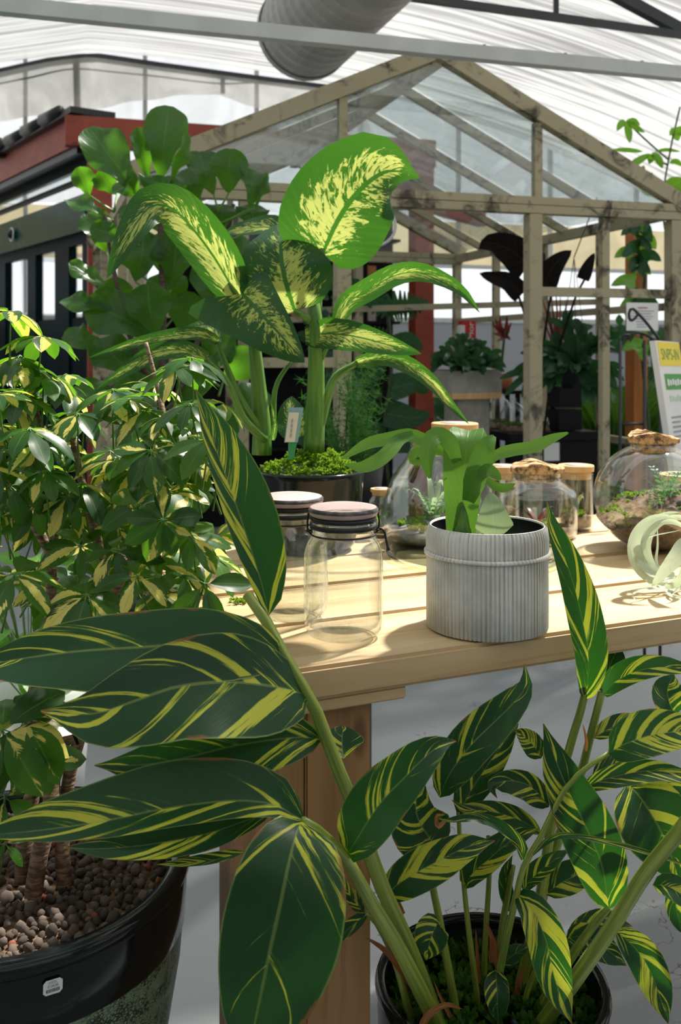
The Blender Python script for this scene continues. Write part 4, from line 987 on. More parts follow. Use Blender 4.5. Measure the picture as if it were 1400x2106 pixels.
while x < .0075:
    w_ = random.choice((.0003, .0005, .0008)); bars.box(cc + sx * x - lean * .0040 + nrm * .0015, (w_, .0042, .0001), sx, lean, nrm); x += w_ + random.choice((.0004, .0007))
bars.build('barcode', 'black_print', pot, smooth=False, kind='stuff')
for k in range(2):
    MB().box(cc - sx * .0005 + lean * (.0052 + .0017 * k) + nrm * .0015, (.0105 - .001 * k, .0006, .0001), sx, lean, nrm).build('print_line', 'grey_print', pot, smooth=False)
# clay pebbles
bed = MB().disc(rs - .025, zs_ - .030, 60).build('gravel_bed', 'soil', sc, local=True)
cand = []
for k in range(9000):
    a = U(0, 6.283); q = (rs - .034) * math.sqrt(R()); x, y = q * math.cos(a), q * math.sin(a); r = U(.0045, .0095)
    if all((x - u) ** 2 + (y - v_) ** 2 > ((r + t_) * .82) ** 2 for u, v_, t_ in cand): cand.append((x, y, r))
    if len(cand) > 1150: break
pbm = []
for k in range(9):
    m = MB().blob((0, 0, 0), 1.0, 7, 5, .16, (U(.9, 1.3), U(.8, 1.1), U(.7, .95)))
    me = bpy.data.meshes.new('pebble'); me.from_pydata([tuple(v) for v in m.v], [], m.f); me.polygons.foreach_set('use_smooth', [True] * len(me.polygons))
    me.materials.append(MAT['pale_pebble' if k % 4 == 0 else ('rust_red' if k == 7 else 'pebble')]); pbm.append(me)
def vis(c):  # how large it shows: nearer and inside the frame first
    X, Y = SX + c[0], SY + c[1]; px = 700 + X / Y * F
    return (0 if px > -15 else 10) + Y
cand.sort(key=vis)
rest = MB()
for i, (x, y, r) in enumerate(cand):
    zz = zs_ - .026 + U(-.003, .004)
    if i < 300:
        o = mo('pebble', pbm[i % 9 if (i % 9 != 7 or i % 5 == 0) else 1], bed, True, (x, y, zz)); o.scale = (r, r, r); o.rotation_euler = (U(0, 3), U(0, 3), U(0, 6))
    else: rest.blob((x, y, zz), r, 7, 5, .12)
rest.build('loose_pebbles', 'pebble', bed, local=True, kind='stuff')
# trunks
def trunk(P, r0, r1, mat='bark', nm='trunk', par=None, seg=9):
    pts = spline([at(*q) for q in P], 14); n = len(pts)
    return MB().tube(pts, [(r0 + (r1 - r0) * i / (n - 1)) * U(.94, 1.06) for i in range(n)], seg).build(nm, mat, par or sc)
trunk([(48, 1815, 1.30), (50, 1720, 1.31), (70, 1600, 1.33), (60, 1480, 1.35), (100, 1300, 1.37), (105, 1200, 1.38), (100, 1130, 1.38), (60, 1060, 1.38), (20, 980, 1.40)], .0125, .006)
trunk([(68, 1840, 1.28), (85, 1740, 1.29), (110, 1640, 1.31), (100, 1560, 1.33), (75, 1470, 1.35), (120, 1330, 1.38), (215, 1270, 1.40), (232, 1220, 1.40), (250, 1180, 1.39), (300, 1120, 1.38), (318, 1020, 1.38), (330, 900, 1.40)], .0125, .006)
trunk([(132, 1820, 1.30), (128, 1740, 1.31), (135, 1640, 1.33), (150, 1560, 1.34), (170, 1500, 1.35), (205, 1440, 1.37), (215, 1330, 1.38), (208, 1240, 1.40), (212, 1160, 1.42), (170, 1000, 1.44), (140, 850, 1.46)], .0105, .005)
trunk([(110, 1530, 1.33), (150, 1520, 1.345), (190, 1498, 1.36)], .007, .006)
trunk([(300, 1300, 1.46), (330, 1255, 1.46), (300, 1180, 1.48), (330, 1090, 1.50), (380, 960, 1.5)], .006, .004)
trunk([(112, 1125, 1.38), (110, 1060, 1.40), (100, 940, 1.43), (60, 800, 1.46)], .006, .004)
trunk([(345, 900, 1.42), (325, 800, 1.46), (300, 705, 1.48)], .005, .003)
m = MB().tube(spline([at(160, 1530, 1.325), at(150, 1500, 1.32), at(165, 1480, 1.325), at(172, 1520, 1.33)], 10), .0022, 6).build('training_wire', 'teal_frame', sc)
# leaflet meshes
SLM = []
for k in range(10):
    fo = U(4, 22); cu = U(.0, .5); dr = U(.02, .22)
    pts = [Vector((0, 0, 0)), Vector((.33, 0, .02)), Vector((.68, 0, -.0 - dr * .3)), Vector((1, 0, -dr))]
    v, f, uv = leaf_geo(pts, .24, .24, 'schef', ref=Vector((0, 0, 1)), fold=fo, cup=cu * .3, n=7, m=2, comp=False, wave=.06)
    me = bpy.data.meshes.new('leaflet'); me.from_pydata([tuple(q) for q in v], [], f); me.polygons.foreach_set('use_smooth', [True] * len(f))
    ul = me.uv_layers.new(name='UVMap'); li = [0] * len(me.loops); me.loops.foreach_get('vertex_index', li)
    fl_ = []
    for i in li: fl_ += list(uv[i])
    ul.data.foreach_set('uv', fl_); me.materials.append(MAT['schefflera_leaf']); SLM.append((me, v, f, uv))
LEAFLETS = []; TW = MB()
def whorl(c, ax, n, L, wd=1.0, droop=.35, a0=None, pet=None, arc=(0, 6.283), stalk=True):
    """umbrella of leaflets round c; ax: direction the umbrella faces"""
    ax = ax.normalized(); e1 = ax.cross(Vector((.31, .2, 1))).normalized()
    if abs(ax.z) > .98: e1 = Vector((1, 0, 0))
    e2 = ax.cross(e1); a0 = U(0, 6) if a0 is None else a0
    if stalk:
        q = c - ax * U(.03, .06) + Vector((U(-.02, .02), U(0, .05), -U(.02, .05))) if pet is None else pet
        TW.tube([c, c.lerp(q, .5) + Vector((0, 0, -.004)), q], [.0011, .0013, .0017], 5, False)
    for k in range(n):
        a = a0 + arc[0] + (arc[1] - arc[0]) * (k + U(-.12, .12)) / n
        rd = e1 * math.cos(a) + e2 * math.sin(a); dd = (rd - ax * (droop + U(-.15, .2))).normalized()
        up_ = (ax + rd * droop).normalized(); up_ = (up_ - dd * up_.dot(dd)).normalized(); sd2 = up_.cross(dd)
        l = L * U(.8, 1.15); w_ = l * wd * U(.85, 1.15); st_ = l * .12
        TW.tube([c, c + dd * st_], .0007, 4, False)
        M = Matrix(((dd.x * l, sd2.x * w_, up_.x * l, c.x + dd.x * st_), (dd.y * l, sd2.y * w_, up_.y * l, c.y + dd.y * st_), (dd.z * l, sd2.z * w_, up_.z * l, c.z + dd.z * st_), (0, 0, 0, 1)))
        LEAFLETS.append((M, l / max(.3, c.y)))
UPV = Vector((0, 0, 1))
def camax(p, k, jx=0.0): return ((CAMP - p).normalized() * k + UPV * (1 - k) + Vector((jx, 0, 0)))
HER = [  # chosen umbrellas: px, py, Y, facing, leaflets, length px, width
 (86, 690, 1.40, -.22, 9, 84, 1.0), (22, 640, 1.38, -.22, 7, 80, 1.05), (90, 772, 1.40, .1, 6, 66, 1.0), (362, 752, 1.34, .2, 8, 80, .85), (395, 735, 1.36, .15, 7, 84, .8),
 (335, 1070, 1.22, .85, 9, 78, 1.05), (310, 926, 1.24, .45, 8, 92, 1.0), (282, 1040, 1.27, .7, 6, 76, 1.0), (178, 1222, 1.24, .35, 7, 104, 1.15), (282, 1185, 1.24, .4, 5, 80, 1.0),
 (430, 905, 1.22, .4, 7, 80, .95), (450, 930, 1.24, .5, 5, 84, .9), (60, 880, 1.30, .2, 8, 96, .9), (160, 850, 1.36, .2, 8, 84, .95), (230, 800, 1.40, .2, 8, 80, .9), (70, 1040, 1.32, .6, 7, 66, 1.0),
 (140, 1020, 1.34, .5, 8, 76, .9), (20, 1000, 1.30, .5, 7, 84, 1.0), (395, 1100, 1.26, .5, 7, 74, 1.0), (380, 1180, 1.28, .6, 6, 66, 1.0), (420, 1200, 1.26, .7, 5, 96, .9), (330, 1220, 1.30, .6, 5, 70, 1.0),
 (30, 1180, 1.25, .3, 6, 104, 1.0), (5, 1500, 1.20, .6, 7, 130, 1.2), (50, 1480, 1.22, .5, 5, 130, 1.2), (80, 1560, 1.26, .7, 5, 84, 1.1), (10, 1640, 1.24, .6, 5, 80, 1.1), (10, 1735, 1.2, .5, 5, 50, 1.0), (390, 830, 1.28, .3, 7, 78, .95), (300, 840, 1.34, .25, 8, 80, .9),
]
for x, y, Y, k, n, l, wd in HER:
    p = at(x, y, Y); whorl(p, camax(p, k, U(-.15, .15)), n, l * Y / F, wd)
def inside(x, y):
    top = 690 if x < 60 else (690 + (x - 60) * .55 if x < 240 else (789 - (x - 240) * .35 if x < 400 else 745 + (x - 400) * .6))
    return y > top + 25 and y < 1245 - max(0, x - 330) * .6 and x < 468
cnt = 0
while cnt < 104:
    x, y = U(-60, 470), U(700, 1240)
    if not inside(x, y) or (y > 1100 and R() < .55): continue
    Y = U(1.27, 1.68); p = at(x, y, Y); k = (-.05 if y < 800 else .08) + .5 * max(0, (y - 800) / 450)
    whorl(p, camax(p, k * U(.6, 1.3), U(-.4, .4)), random.choice((6, 7, 8)), U(60, 94) * 1.36 / F, U(.75, 1.0), U(.2, .6)); cnt += 1
LEAFLETS.sort(key=lambda q: -q[1])
stuffm = MB()
for i, (M, sz) in enumerate(LEAFLETS):
    me, v, f, uv = SLM[i % 10]
    if i < 300:
        o = mo('leaflet', me, sc, True); o.matrix_local = Matrix.Translation(-Vector((SX, SY, 0))) @ M
    else: stuffm.add([M @ Vector(q) for q in v], f, uv, R())
stuffm.build('inner_foliage', 'schefflera_leaf', sc, kind='stuff')
TW.build('twigs', 'green_stem', sc, kind='stuff')

# ---------------------------------------------------------------- dieffenbachia on the table
dp = on(638, 1128); dp.z = ZT + .0015
df = thing('potted_dieffenbachia', 'tall dieffenbachia with cream-mottled leaves in a black glazed pot on the table', 'potted plant', dp)
hd = .158; rd_ = .108
MB().lathe([(.0005, .003), (.070, .003), (.080, .0), (.090, .012), (.104, .09), (rd_, hd - .012), (rd_ + .002, hd - .004), (rd_, hd), (rd_ - .007, hd), (rd_ - .009, hd - .02), (.0005, hd - .025)], 60).build('pot', 'black_gloss', df, local=True)
m = MB()
for k in range(110):
    a = U(0, 6.283); q = .092 * math.sqrt(R()); c = Vector((q * math.cos(a), q * math.sin(a), hd - .008 + .036 * R() * (1.15 - (q / .092) ** 3))); rr_ = U(.008, .014)
    for j in range(9):
        dd = Vector((U(-1, 1), U(-1, 1), U(-.2, 1))).normalized(); tuft(m, c + dd * rr_, .006, 7, .2)
m.build('moss', 'moss', df, local=True, kind='stuff')
Yd = dp.y
def dst(P, r0, r1, nm='petiole'):
    pts = spline([at(x, y, Yd + d_) for x, y, d_ in P], 12); n = len(pts)
    MB().tube(pts, [r0 + (r1 - r0) * i / (n - 1) for i in range(n)], 8).build(nm, 'green_stem', df)
dst([(538, 935, 0), (538, 870, 0), (528, 760, 0), (520, 680, 0), (512, 612, .0)], .021, .009, 'stem')
dst([(645, 930, 0), (648, 850, 0), (650, 740, 0), (648, 650, .0), (640, 600, .02)], .022, .012, 'stem')
dst([(524, 720, .0), (508, 660, .0), (488, 611, -.01), (470, 580, -.02)], .010, .006); dst([(650, 640, .03), (655, 570, .03), (664, 510, .02)], .012, .007)
dst([(640, 660, .0), (625, 650, -.01), (605, 640, -.01)], .010, .006); dst([(650, 760, .0), (665, 720, 0), (696, 660, .02)], .010, .006)
dst([(655, 880, .0), (672, 820, .01), (690, 775, .02), (735, 746, .03)], .012, .006); dst([(548, 900, .0), (510, 850, -.02), (480, 790, -.03), (446, 702, -.04)], .012, .005)
dst([(545, 905, -.01), (500, 860, -.04), (470, 790, -.05), (425, 738, -.06)], .010, .005); dst([(562, 900, .02), (566, 800, .02), (600, 740, .03)], .007, .004); dst([(520, 690, .0), (514, 650, -.03), (511, 616, -.05)], .008, .006)
PROF['dieffwide'] = lambda t: S_((t + .03) / 1.03, .72, .62) * (1 if t < .70 else max(.04, 1 - (t - .70) * 2.7))
PROF['dart'] = lambda t: (.55 + 4.5 * t if t < .1 else 1.0) * (1 - t) ** .72 if t < 1 else 0
DLV = [
 ([(664, 520, .02), (690, 462, .0), (722, 412, -.01), (756, 376, -.01), (792, 354, .0), (828, 354, .02), (862, 366, .03)], 122, 104, dict(fold=8, up=-.25, prof='dieffwide', sweep=.35)),
 ([(606, 640, -.01), (590, 590, -.03), (580, 545, -.03), (577, 500, -.01), (578, 458, .05)], 96, 100, dict(fold=6, up=-.15, cup=.2)),
 ([(500, 604, -.06), (520, 626, -.08), (548, 657, -.10), (582, 694, -.11), (626, 745, -.11)], 78, 122, dict(fold=-6, up=.25, prof='dart', sweep=.75)),
 ([(488, 612, -.01), (452, 548, -.04), (416, 495, -.07), (378, 450, -.10), (345, 424, -.14), (305, 428, -.18), (262, 490, -.22), (220, 572, -.24)], 52, 56, dict(fold=12, up=.0, n=20)),
 ([(694, 662, .02), (715, 622, .02), (757, 597, .0), (811, 567, -.02), (862, 560, -.04), (915, 577, -.05), (955, 604, -.05), (986, 643, -.05)], 26, 26, dict(fold=22, up=.1)),
 ([(628, 690, .0), (680, 686, -.02), (740, 694, -.04), (800, 710, -.05), (866, 728, -.06)], 32, 34, dict(fold=10, up=.1)),
 ([(640, 668, .02), (690, 664, .02), (750, 680, .02), (830, 716, .02)], 12, 14, dict(fold=14)),
 ([(733, 747, .03), (793, 737, .0), (846, 757, -.02), (889, 789, -.04), (929, 836, -.05), (964, 872, -.05)], 20, 20, dict(fold=24, up=.2)),
 ([(446, 702, -.04), (420, 690, -.06), (375, 688, -.09), (290, 704, -.12), (182, 736, -.15)], 14, 16, dict(fold=16, up=.15)),
 ([(450, 704, -.02), (440, 680, .0), (420, 668, .02), (382, 672, .04)], 16, 14, dict(fold=10, up=.4)),
 ([(425, 738, -.06), (375, 720, -.09), (321, 725, -.12), (268, 757, -.14), (198, 800, -.16)], 20, 22, dict(fold=16, up=.1)),
 ([(600, 500, .14), (560, 470, .16), (510, 470, .17), (455, 482, .18)], 20, 24, dict(fold=8, up=.5)),
 ([(612, 900, .03), (606, 870, .05), (600, 845, .06), (600, 815, .08)], 38, 36, dict(fold=8, up=-.1)),
 ([(560, 905, -.02), (563, 880, -.03), (561, 855, -.03), (556, 825, -.03)], 5, 8, dict(fold=24, up=.0)),
]
for P, wl, wr, kw in DLV:
    kw.setdefault('n', 16); kw.setdefault('m', 4); kw.setdefault('prof', 'dieff'); kw.setdefault('wave', .07)
    leaf('leaf', df, 'dieffenbachia_leaf', [(x, y, Yd + d_) for x, y, d_ in P], wl, wr, **kw)
# plant label in the moss
lt = thing('plant_label', 'green and cream plastic plant label stuck in the moss', 'label', at(590, 930, Yd - .06))
def lab(nm, P, mat, par, off): return mk(nm, [at(x, y, Yd - .075 - off) for x, y in P] + [at(x, y, Yd - .0735 - off) for x, y in P], [(0, 1, 2, 3), (7, 6, 5, 4), (0, 4, 5, 1), (1, 5, 6, 2), (2, 6, 7, 3), (3, 7, 4, 0)], mat, par, smooth=False)
bd = lab('label_blade', [(594, 838), (624, 838), (604, 945), (592, 945)], 'tag_green', lt, 0); lab('label_edge', [(594, 838), (624, 838), (612, 910), (584, 910)], 'tag_blue', bd, .0016)
lab('printed_panel', [(594, 848), (615, 848), (606, 909), (586, 909)], 'tag_cream', bd, .0034)
for k in range(4): lab('print_line', [(600 - k, 862 + 10 * k), (603 - k, 862 + 10 * k), (602 - k, 869 + 10 * k), (599 - k, 869 + 10 * k)], 'grey_print', bd, .0052)

# ---------------------------------------------------------------- fiddle-leaf fig behind
YK = 3.22
fp_ = at(322, 1480, YK); fp_.z = 0
fk = thing('potted_fiddle_leaf_fig', 'tall fiddle-leaf fig with big glossy leaves in a black pot behind the table', 'potted plant', fp_)
MB().lathe([(.0005, .003), (.10, .003), (.108, 0), (.118, .02), (.140, .30), (.145, .42), (.148, .43), (.140, .43), (.135, .40), (.0005, .39)], 48).build('pot', 'black_plastic', fk, local=True)
for P, r0, r1 in (([(322, 1300, 0), (320, 1100, 0), (330, 850, .0), (335, 650, .0), (330, 480, 0), (325, 370, 0)], .018, .010), ([(330, 900, 0), (400, 720, .05), (450, 560, .08), (480, 420, .1)], .012, .007), ([(330, 820, 0), (270, 700, -.05), (235, 560, -.08), (215, 440, -.1)], .011, .006)):
    pts = spline([at(x, y, YK + d_) for x, y, d_ in P], 16); MB().tube(pts, [r0 + (r1 - r0) * i / 16 for i in range(17)], 8).build('trunk', 'ficus_bark', fk)
FLV = [  # base, tip, half width, depth offsets, roll
 ((290, 408), (182, 262), 46, -.02, 10), ((330, 372), (348, 218), 46, .0, -8), ((306, 372), (284, 262), 26, .03, 20), ((348, 378), (388, 276), 26, -.05, 52), ((440, 402), (410, 312), 34, .05, 10),
 ((470, 398), (474, 306), 42, .04, 0), ((514, 428), (512, 346), 32, .02, 30), ((524, 428), (550, 356), 20, .05, 50), ((184, 402), (160, 344), 26, .06, 0), ((232, 452), (140, 412), 26, -.08, 40), ((276, 404), (244, 374), 26, -.05, 0),
 ((334, 414), (336, 362), 50, -.06, 0), ((262, 492), (186, 468), 26, -.1, 15), ((282, 460), (256, 424), 20, -.1, 0), ((278, 580), (296, 476), 46, -.04, 8), ((352, 596), (362, 470), 44, .0, -10), ((224, 588), (142, 540), 26, -.08, 35), ((236, 640), (126, 618), 28, -.1, 45),
 ((316, 690), (176, 622), 54, -.08, 10), ((322, 690), (304, 584), 48, -.12, -6), ((440, 640), (434, 540), 46, .05, 0), ((452, 470), (458, 420), 38, .08, 0), ((520, 470), (516, 420), 36, .08, 10), ((250, 640), (236, 570), 36, .05, 0), ((282, 560), (246, 490), 34, .06, 0),
 ((420, 560), (400, 470), 38, .10, 10), ((380, 700), (392, 600), 40, .10, 0), ((300, 780), (200, 700), 46, -.02, 20), ((330, 800), (300, 700), 44, .05, 0), ((360, 820), (430, 730), 44, .05, -20), ((250, 830), (160, 790), 42, .0, 30), ((300, 860), (260, 770), 46, -.05, 0), ((350, 900), (420, 830), 44, .0, 0), ((400, 760), (480, 690), 38, .1, -20),
 ((330, 960), (260, 900), 46, .0, 20), ((340, 980), (420, 930), 46, .05, 0), ((460, 780), (520, 720), 40, .1, 10), ((480, 860), (540, 800), 40, .1, 0), ((420, 900), (480, 850), 40, .08, 0), ((210, 700), (130, 690), 34, .08, 30), ((220, 520), (178, 440), 30, .1, 10), ((340, 480), (300, 410), 40, .12, 0), ((400, 430), (380, 350), 36, .14, 10), ((470, 560), (520, 500), 34, .12, 0), ((330, 560), (330, 480), 44, .14, 0), ((240, 400), (205, 350), 28, .08, 0),
 ((360, 650), (340, 560), 44, .16, 0), ((300, 700), (260, 620), 44, .14, 0), ((410, 820), (400, 740), 44, .12, 0), ((300, 1040), (240, 980), 44, .05, 10), ((360, 1040), (420, 1000), 44, .05, 10), ((510, 640), (540, 580), 34, .14, 0), ((450, 720), (470, 640), 40, .14, 0),
]
for (bx, by), (tx, ty), hw, dy, rl in FLV:
    d1 = U(-.05, .05); cx_ = (bx + tx) / 2 + U(-5, 5); cy_ = (by + ty) / 2 + U(-4, 4)
    leaf('leaf', fk, 'ficus_leaf', [(bx, by, YK + dy), (cx_, cy_, YK + dy - .03), (tx, ty, YK + dy + d1)], hw, hw, prof='ficus', up=U(-.1, .15), roll=rl, fold=U(5, 20), wave=U(.16, .38), n=14, m=3)
    sx0 = 330 if abs(bx - 330) < 70 else (235 if bx < 260 else 450)
    MB().tube([at(bx, by, YK + dy), at((bx + sx0) / 2, by + 18, YK + dy * .5 + .01), at(sx0, by + 34, YK + .02)], [.003, .004, .005], 5).build('petiole', 'green_stem', fk)
# ---------------------------------------------------------------- inside and around the little greenhouse
def gbox(name, cx, cy, z0, z1, w_, d_, mat, par=None, **kw):
    c = gl(cx, cy, (z0 + z1) / 2); return MB().box(c, (w_, d_, z1 - z0), A_, B_, Vector((0, 0, 1))).build(name, mat, par, smooth=False, **kw)
def gxy(p):   # world point to greenhouse x, y
    q = Vector(p) - GL; return q.dot(A_), q.dot(B_)
def multi(name, par, mat, base, tips, hw, prof='lobe', sag=.0, n=10, m=2, nm='leaf', **kw):
    for t in tips:
        bx, by, bY = base; tx, ty, tY = t[:3]; h = t[3] if len(t) > 3 else hw
        mid = ((bx + tx) / 2 + U(-4, 4), (by + ty) / 2 - sag + U(-3, 3), (bY + tY) / 2)
        leaf(nm, par, mat, [(bx, by, bY), mid, (tx, ty, tY)], h, h, prof=prof, n=n, m=m, **dict(dict(up=U(0, .5), fold=U(6, 20), roll=U(-25, 25)), **kw))
def antler(par, mat, base, tips, hw):
    """forked staghorn fronds: a strap that splits into two or three lobes"""
    for t in tips:
        bx, by, bY = base; tx, ty, tY = t[:3]; dx, dy = tx - bx, ty - by
        mx, my, mY = bx + dx * .55, by + dy * .55 - 14, bY + (tY - bY) * .55
        kw = dict(up=U(0, .4), fold=U(4, 14), roll=U(-25, 25), prof='lobe', n=9, m=2)
        leaf('frond', par, mat, [(bx, by, bY), (bx + dx * .28, by + dy * .28 - 12, bY + (tY - bY) * .3), (mx, my, mY), (bx + dx * .7, by + dy * .7 - 10, tY)], hw * .9, hw * .9, **kw)
        for a in random.sample((-.75, -.3, .2, .6), 3):
            l = math.hypot(dx, dy) * U(.34, .5); q = math.atan2(dy, dx) + a
            leaf('frond', par, mat, [(mx, my, mY), (mx + math.cos(q) * l * .5, my + math.sin(q) * l * .5 - 3, (mY + tY) / 2), (mx + math.cos(q) * l, my + math.sin(q) * l + 6, tY)], hw * .62, hw * .62, **kw)
def shrub(name, label, px, Y, y0, y1, hw, n, mat='dark_staghorn_leaf', ls=(26, 44), prof='oval'):
    p = at(px, 900, Y); p.z = 0; o = thing(name, label, 'potted plant', p, 'dark shrubs behind the greenhouse')
    MB().lathe([(.001, 0), (.14, 0), (.18, .34), (.17, .34), (.001, .31)], 24).build('pot', 'black_plastic', o, local=True)
    for k in range(5): MB().tube(spline([p + Vector((0, 0, .3)), at(px + U(-.4, .4) * hw, (y0 + 1000) / 2, Y), at(px + U(-.8, .8) * hw, y0 + U(10, 60), Y)], 8), .008, 5).build('stem', 'dark_stem', o)
    for k in range(n):
        x, y = px + U(-1, 1) * hw, U(y0, y1); a = U(0, 6.283); l = U(*ls); d_ = U(-.25, .25)
        leaf('leaf', o, mat, [(x, y, Y + d_), (x + math.cos(a) * l * .5, y + math.sin(a) * l * .4 - 6, Y + d_ - .03), (x + math.cos(a) * l, y + math.sin(a) * l * .8 + 8, Y + d_ - .03)], l * U(.22, .34), l * U(.22, .34), prof=prof, n=6, m=2, up=U(0, .4))
shrub('dark_shrub', 'dark leafy shrub beyond the greenhouse, seen under the hanging fern', 1165, 7.9, 775, 960, 62, 90)
shrub('dark_shrub', 'dark leafy shrub beyond the greenhouse, right behind the iron stand', 1335, 7.9, 660, 960, 72, 120)
shrub('dark_shrub', 'dark leafy shrub beyond the concrete planter', 935, 7.5, 800, 960, 60, 70)
shrub('dark_shrub', 'dark leafy shrub behind the asparagus fern', 700, 5.0, 560, 940, 75, 110)
# bench with dark skirt
bn = thing('black_bench', 'low black display bench inside the little greenhouse', 'bench', gl(2.1, .70, 0))
gbox('bench_top', 2.1, .70, .80, .84, .5, .40, 'dark_panel', bn)
gbox('skirt', 2.1, .52, .02, .80, .48, .02, 'dark_panel', bn)
for x in (1.88, 2.32): gbox('leg', x, .86, 0, .80, .05, .05, 'dark_panel', bn)
# glass cloches on the bench
for i, (x, y, r, h) in enumerate(((1.93, .62, .072, .15), (2.06, .58, .05, .11), (1.95, .81, .07, .17))):
    p = gl(x, y, .842); o = thing('glass_cloche', ['largest glass cloche with moss on the black bench, left end', 'small ribbed glass cloche on the black bench', 'tall glass cloche at the back of the black bench'][i], 'cloche', p, 'glass cloches on the bench')
    MB().lathe([(r, 0), (r * 1.02, h * .3), (r * .92, h * .6), (r * .6, h * .85), (r * .2, h * .97), (.012, h), (.014, h + .012), (.001, h + .02)], 28).build('glass_dome', 'clear_glass', o, local=True)
    MB().lathe([(.001, .0), (r * .95, .0), (r * .95, .01), (r * .6, .03), (.001, .035)], 20).build('moss_base', 'soil', o, local=True)
    m = MB()
    for k in range(24): tuft(m, Vector((U(-.5, .5) * r, U(-.5, .5) * r, .03)), .02, 8)
    m.build('moss', 'dark_moss', o, local=True, kind='stuff')
o = tag(gbox('white_card', 2.08, .506, .70, .79, .085, .004, 'white_board'), 'small white card on the black bench front', 'card')
# stacked concrete planter with staghorn
Yp = 4.78; x0, y0 = gxy(at(959, 800, Yp)); zb = at(959, 806, Yp).z; zt = at(959, 762, Yp).z; zw = at(959, 818, Yp).z
pl = thing('concrete_planter', 'grey concrete planter of staghorn fern on a wooden board and plinth', 'planter', gl(x0, y0, 0))
gbox('plinth', x0, y0, 0, zw, .165, .165, 'concrete', pl); gbox('board', x0, y0, zw, zb, .255, .24, 'light_wood', pl); gbox('planter_box', x0, y0, zb, zt, .262, .24, 'concrete', pl); gbox('soil', x0, y0, zt, zt + .004, .23, .20, 'soil', pl)
antler(pl, 'dark_staghorn_leaf', (955, 764, Yp), [(880, 752, 4.7), (888, 735, 4.75), (905, 722, 4.8), (930, 700, 4.85), (945, 690, 4.8), (968, 700, 4.8), (990, 705, 4.8), (1010, 715, 4.8), (1040, 740, 4.7), (1035, 765, 4.6), (1000, 770, 4.6), (960, 775, 4.55), (925, 772, 4.55), (1020, 752, 4.65), (915, 745, 4.65), (978, 722, 4.7)], 10)
# red and white carton on a dark stand
Yc = 5.6; x0, y0 = gxy(at(960, 702, Yc)); za = at(960, 702, Yc).z; zb = at(960, 660, Yc).z
o = thing('dark_stand', 'narrow dark stand under the red and white carton', 'stand', gl(x0, y0, 0)); gbox('column', x0, y0, 0, za - .02, .08, .08, 'dark_panel', o); gbox('top_plate', x0, y0, za - .02, za, .14, .14, 'dark_panel', o)
o = thing('red_carton', 'small red and white carton seen through the greenhouse door', 'carton', gl(x0, y0, za)); gbox('carton_body', x0, y0, za + .001, zb, .085, .06, 'red_print', o)
gbox('white_panel', x0 - .042, y0 - .012, za + .002, zb - .025, .03, .04, 'white_plastic', o)
c = gl(x0 + .012, y0 - .0315, (za + zb) / 2); text('Mor', .05, c, Vector((0, 0, 1)), -A_, 'white_plastic', o, wmax=.10)
# black-leaved plant
Yb = 4.55; p = at(1098, 900, Yb); p.z = 0
bl = thing('black_leaved_plant', 'tall plant with broad near-black leaves behind the greenhouse post', 'potted plant', p)
MB().lathe([(.001, .0), (.09, .0), (.11, .22), (.11, .24), (.10, .24), (.095, .2), (.001, .2)], 28).build('pot', 'black_plastic', bl, local=True)
for P in ([(1098, 1100, 0), (1098, 900, 0), (1085, 700, 0), (1082, 560, 0)], [(1100, 1100, 0), (1090, 800, 0), (1080, 650, 0), (1065, 605, 0)], [(1100, 1100, 0), (1110, 800, .02), (1125, 650, .02), (1140, 580, .02)], [(1100, 1100, 0), (1130, 800, .02), (1180, 620, .05), (1210, 560, .05)]):
    MB().tube(spline([at(x, y, Yb + d_) for x, y, d_ in P], 10), .006, 6).build('stem', 'black_leaf', bl)
for P, hw in (([(1086, 545, 0), (1050, 515, -.05), (1010, 500, -.08), (984, 512, -.1)], 38), ([(1072, 606, 0), (1045, 580, -.04), (1010, 570, -.06), (985, 562, -.08)], 22), ([(1118, 590, .02), (1130, 560, 0), (1150, 535, -.02), (1175, 515, -.02)], 26), ([(1198, 575, .05), (1210, 545, .04), (1222, 520, .04)], 14), ([(1085, 560, .02), (1100, 540, .05), (1120, 520, .1)], 22)):
    leaf('leaf', bl, 'black_leaf', [(x, y, Yb + d_) for x, y, d_ in P], hw, hw, prof='heart', up=.1, fold=10, n=10)
# red bromeliad on an orange crate
Yr = 4.95; x0, y0 = gxy(at(1160, 735, Yr)); za = at(1160, 700, Yr).z
o = thing('crate_column', 'narrow dark crate column with an orange top board inside the greenhouse', 'crate', gl(x0, y0, 0))
for k in range(4): gbox('slat', x0, y0, .842 + (za - .842) * k / 4 + .004, .842 + (za - .842) * (k + 1) / 4 - .006, .13, .12, 'orange_wood' if k == 3 else 'dark_panel', o)
gbox('crate_post', x0 - .05, y0 + .03, .842, za, .02, .02, 'dark_panel', o)
rd = thing('red_bromeliad', 'dark red strap-leaved bromeliad on the crate column', 'plant', at(1145, 702, Yr))
multi('x', rd, 'red_leaf', (1143, 730, Yr - .08), [(1112, 605, 4.9, 5), (1122, 596, 4.9, 5), (1132, 600, 4.9, 5), (1142, 592, 4.9, 5), (1152, 600, 4.9, 5), (1165, 612, 4.9, 5), (1172, 640, 4.9, 5), (1116, 650, 4.8, 6), (1160, 660, 4.8, 6), (1135, 640, 4.8, 6)], 5, prof='blade', roll=40)
